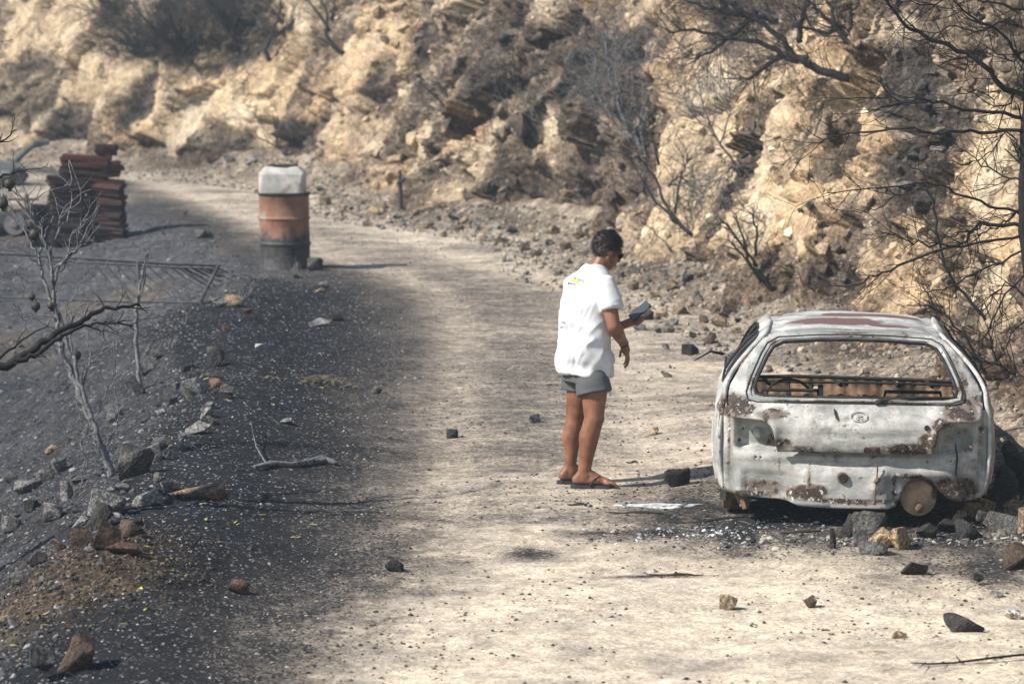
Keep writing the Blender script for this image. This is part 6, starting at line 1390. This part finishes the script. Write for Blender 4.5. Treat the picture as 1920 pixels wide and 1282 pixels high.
# shrubs rooted on the cliff
def shrub(px, py, label, lines, r0, mat, twigs, tl, cat='shrub', depth=1, fan=0, fl=.6, name='burnt_shrub', outw=.04, group=None, dirup=(0, 0, 1), wide=.7):
    P = cpix(px, py, -.03); d = P.y*CT-(P.z-CAMZ)*ST; t_ = thing(name, label, cat, P, group)
    q = (nrm[cliff_uh(px, py)[1]]); ow = Vector((q[0], q[1], 0))
    for i, L in enumerate(lines):
        mb = MB(); n = len(L); limb(mb, [P if k == 0 and abs(x-px)+abs(y-py) < 12 else pix(x, y, d)+ow*(.06+.05*k) for k, (x, y) in enumerate(L)], r0*(1 if i == 0 else .7), max(.004, r0*.25), rr, twigs, tl, min(r0*.35, .0055), depth, 1.0, .02); mb.obj('stem' if i == 0 else 'branch', mat, t_, P, True)
    if fan:
        mb = MB()
        for k in range(fan):
            dd = Vector(dirup)+Vector((rr.gauss(0, wide), rr.gauss(0, wide*.5), rr.gauss(0, .3)))+ow*.35
            grow(mb, P+Vector((rr.gauss(0, .06), rr.gauss(0, .06), 0)), dd, fl*rr.uniform(.5, 1.1), min(r0*.6, .011), depth+1, rr, .65, .25, 4, .08, (2, 4))
        mb.obj('twigs', mat, t_, P)
    return t_
shrub(1580, 158, 'large leaning burnt tree rooted above the wreck, crossing the top edge', [[(1580, 158), (1555, 130), (1528, 112), (1515, 85), (1490, 55), (1455, 25), (1410, -5), (1380, -30)], [(1525, 110), (1500, 110), (1450, 80), (1400, 72), (1350, 55), (1310, 60)], [(1510, 80), (1520, 40), (1545, 10), (1550, -20)], [(1470, 40), (1420, 30), (1370, 20), (1320, 0)], [(1490, 95), (1450, 130), (1430, 150)], [(1430, 20), (1400, 60), (1370, 90), (1340, 110)]], .048, M_BARK_BROWN, 30, .45, 'tree', 2, name='burnt_tree')
shrub(1604, 112, 'dark upright burnt tree behind the leaning one', [[(1604, 112), (1600, 70), (1590, 30), (1580, -20)], [(1600, 70), (1575, 40), (1550, 10), (1530, -20)], [(1600, 60), (1620, 20), (1650, -10)], [(1595, 50), (1560, 60), (1530, 50)]], .04, M_BARK_BROWN, 22, .45, 'tree', 2, name='burnt_tree')
shrub(1285, 435, 'bare curved shrub before the bright sandy spur', [[(1283, 437), (1275, 400), (1262, 350), (1245, 310), (1228, 280)], [(1280, 420), (1250, 380), (1225, 330), (1212, 290)], [(1275, 400), (1290, 350), (1310, 310), (1325, 300)], [(1262, 350), (1290, 330), (1320, 350)], [(1245, 310), (1240, 260), (1220, 210)]], .026, M_BARK_BROWN, 14, .4, depth=1)
shrub(1438, 545, 'thin dark shrub standing behind the roof of the wreck', [[(1438, 545), (1430, 500), (1424, 450), (1418, 400)], [(1430, 500), (1400, 440), (1380, 410)], [(1436, 530), (1422, 490), (1395, 450)], [(1428, 480), (1440, 430), (1438, 400)]], .024, M_BARK_BLACK, 9, .25)
shrub(1195, 285, 'wide grey bush of fine twigs beyond the bright spur', [[(1195, 290), (1190, 230), (1185, 170), (1190, 100), (1195, 50)], [(1195, 270), (1165, 220), (1145, 170), (1150, 110)], [(1195, 260), (1225, 200), (1245, 150), (1250, 100)], [(1190, 200), (1160, 150), (1165, 60)]], .028, M_BARK_GREY, 26, .6, depth=2, fan=8, fl=1.0)
shrub(1365, 300, 'tangle of fine grey twigs hanging on the sandy face', [[(1365, 300), (1350, 240), (1340, 180), (1330, 120)], [(1360, 270), (1385, 220), (1395, 170), (1400, 120)], [(1355, 260), (1320, 220), (1300, 170)], [(1365, 300), (1360, 340), (1340, 370)], [(1365, 300), (1390, 330), (1380, 370)]], .014, M_BARK_GREY, 26, .45, depth=2)
shrub(875, 232, 'low burnt bush clinging to the dark middle of the cliff', [[(875, 232), (850, 200), (830, 175), (815, 155)], [(875, 232), (855, 180), (840, 150)], [(872, 225), (905, 205), (920, 190)], [(870, 220), (830, 205), (800, 215)]], .022, M_BARK_BROWN, 16, .4, depth=1, fan=6, fl=.6)
shrub(345, 100, 'big dense charred bush high on the far cliff', [[(345, 105), (340, 60), (330, 10)], [(345, 100), (300, 60), (250, 40), (190, 20)], [(345, 100), (390, 60), (430, 30)]], .03, M_BARK_BROWN, 30, .8, depth=2, fan=46, fl=1.1, dirup=(-.15, 0, .75), wide=.75)
shrub(260, 90, 'second dense charred bush at the sunlit side of the big one', [[(265, 95), (240, 60), (200, 30), (150, 10)], [(262, 90), (230, 75), (190, 65)]], .022, M_BARK_BROWN, 22, .6, depth=2, fan=26, fl=.9, dirup=(-.3, 0, .7))
shrub(420, 60, 'charred bush merging into the big one, nearer the bare trees', [[(420, 70), (430, 30), (440, -10)]], .022, M_BARK_BROWN, 16, .6, depth=2, fan=22, fl=.9)
shrub(628, 105, 'bare upright trunk forking at the top edge above the drum', [[(628, 108), (624, 70), (630, 30), (622, -15)], [(625, 60), (610, 30), (590, 0)], [(628, 40), (640, 0)]], .05, M_BARK_BROWN, 8, .5, 'tree', 1, name='burnt_tree')
shrub(490, 110, 'slanting bare tree on the far cliff reaching the top edge', [[(488, 112), (510, 85), (530, 50), (545, 15), (550, -15)], [(520, 70), (560, 40), (590, 20), (610, 50)], [(535, 45), (515, 10)]], .045, M_BARK_BROWN, 14, .6, 'tree', 2, name='burnt_tree')
shrub(512, 285, 'small dark bush at the cliff foot behind the drum', [[(512, 290), (505, 262), (480, 240)], [(512, 285), (525, 255)]], .018, M_BARK_BROWN, 8, .4, depth=1, fan=8, fl=.6)
shrub(1255, 665-200, 'few bare stalks on the rim of the sandy spur', [[(1258, 470), (1240, 430), (1225, 400)]], .008, M_BARK_BROWN, 3, .2, depth=0)
shrub(1832, 600, 'tall thin dead stem beside the wreck, bending over the cliff', [[(1832, 602), (1815, 530), (1805, 468), (1802, 397), (1793, 327), (1770, 309)]], .014, M_BARK_BLACK, 16, .3, depth=1)
shrub(1860, 690, 'dense black twigs behind the rear corner of the wreck', [[(1865, 700), (1850, 650), (1820, 600), (1790, 570)], [(1860, 690), (1880, 640), (1900, 600)], [(1860, 690), (1820, 660), (1790, 640)]], .014, M_BARK_BLACK, 18, .35, depth=1)
shrub(1000, 225, 'leafless grey bush in the hollow of the cliff', [[(1090, 260), (1085, 235), (1075, 215)], [(1090, 260), (1105, 235)]], .016, M_BARK_GREY, 8, .35, depth=1, fan=5, fl=.5)
PP = gpix(752, 397); post = thing('burnt_post', 'thin dark post standing at the foot of the far cliff', 'post', PP); mb = MB(); s0 = sc(PP); mb.tube([PP-Vector((0, 0, .05)), PP+Vector((-.01, 0, .35)), PP+Vector((-.015, 0, 78/s0))], [.035, .03, .022], 7); mb.obj('shaft', M_BARK_BROWN, post, PP); mb = MB(); mb.capsule(PP+Vector((-.03, -.02, .40)), PP+Vector((.03, -.01, .44)), .035, .03, 8); mb.obj('knot', M_BARK_BROWN, post, PP)

# ------------------------------------------------------------------ smoky air
hb = MB(); hb.box((0, 55, 13), (330, 340, 40)); haze = hb.obj('haze', None); t = NT('smoky_air')
t.t.nodes.remove(t.b); pv = t.n('ShaderNodeVolumePrincipled'); pv.inputs['Color'].default_value = (.70, .86, 1.0, 1); pv.inputs['Density'].default_value = .0012; pv.inputs['Anisotropy'].default_value = .2
t.l(pv.outputs[0], t.out.inputs['Volume']); haze.data.materials.append(t.m); tag(haze, 'thin bluish smoke haze in the air', 'haze', kind='stuff')
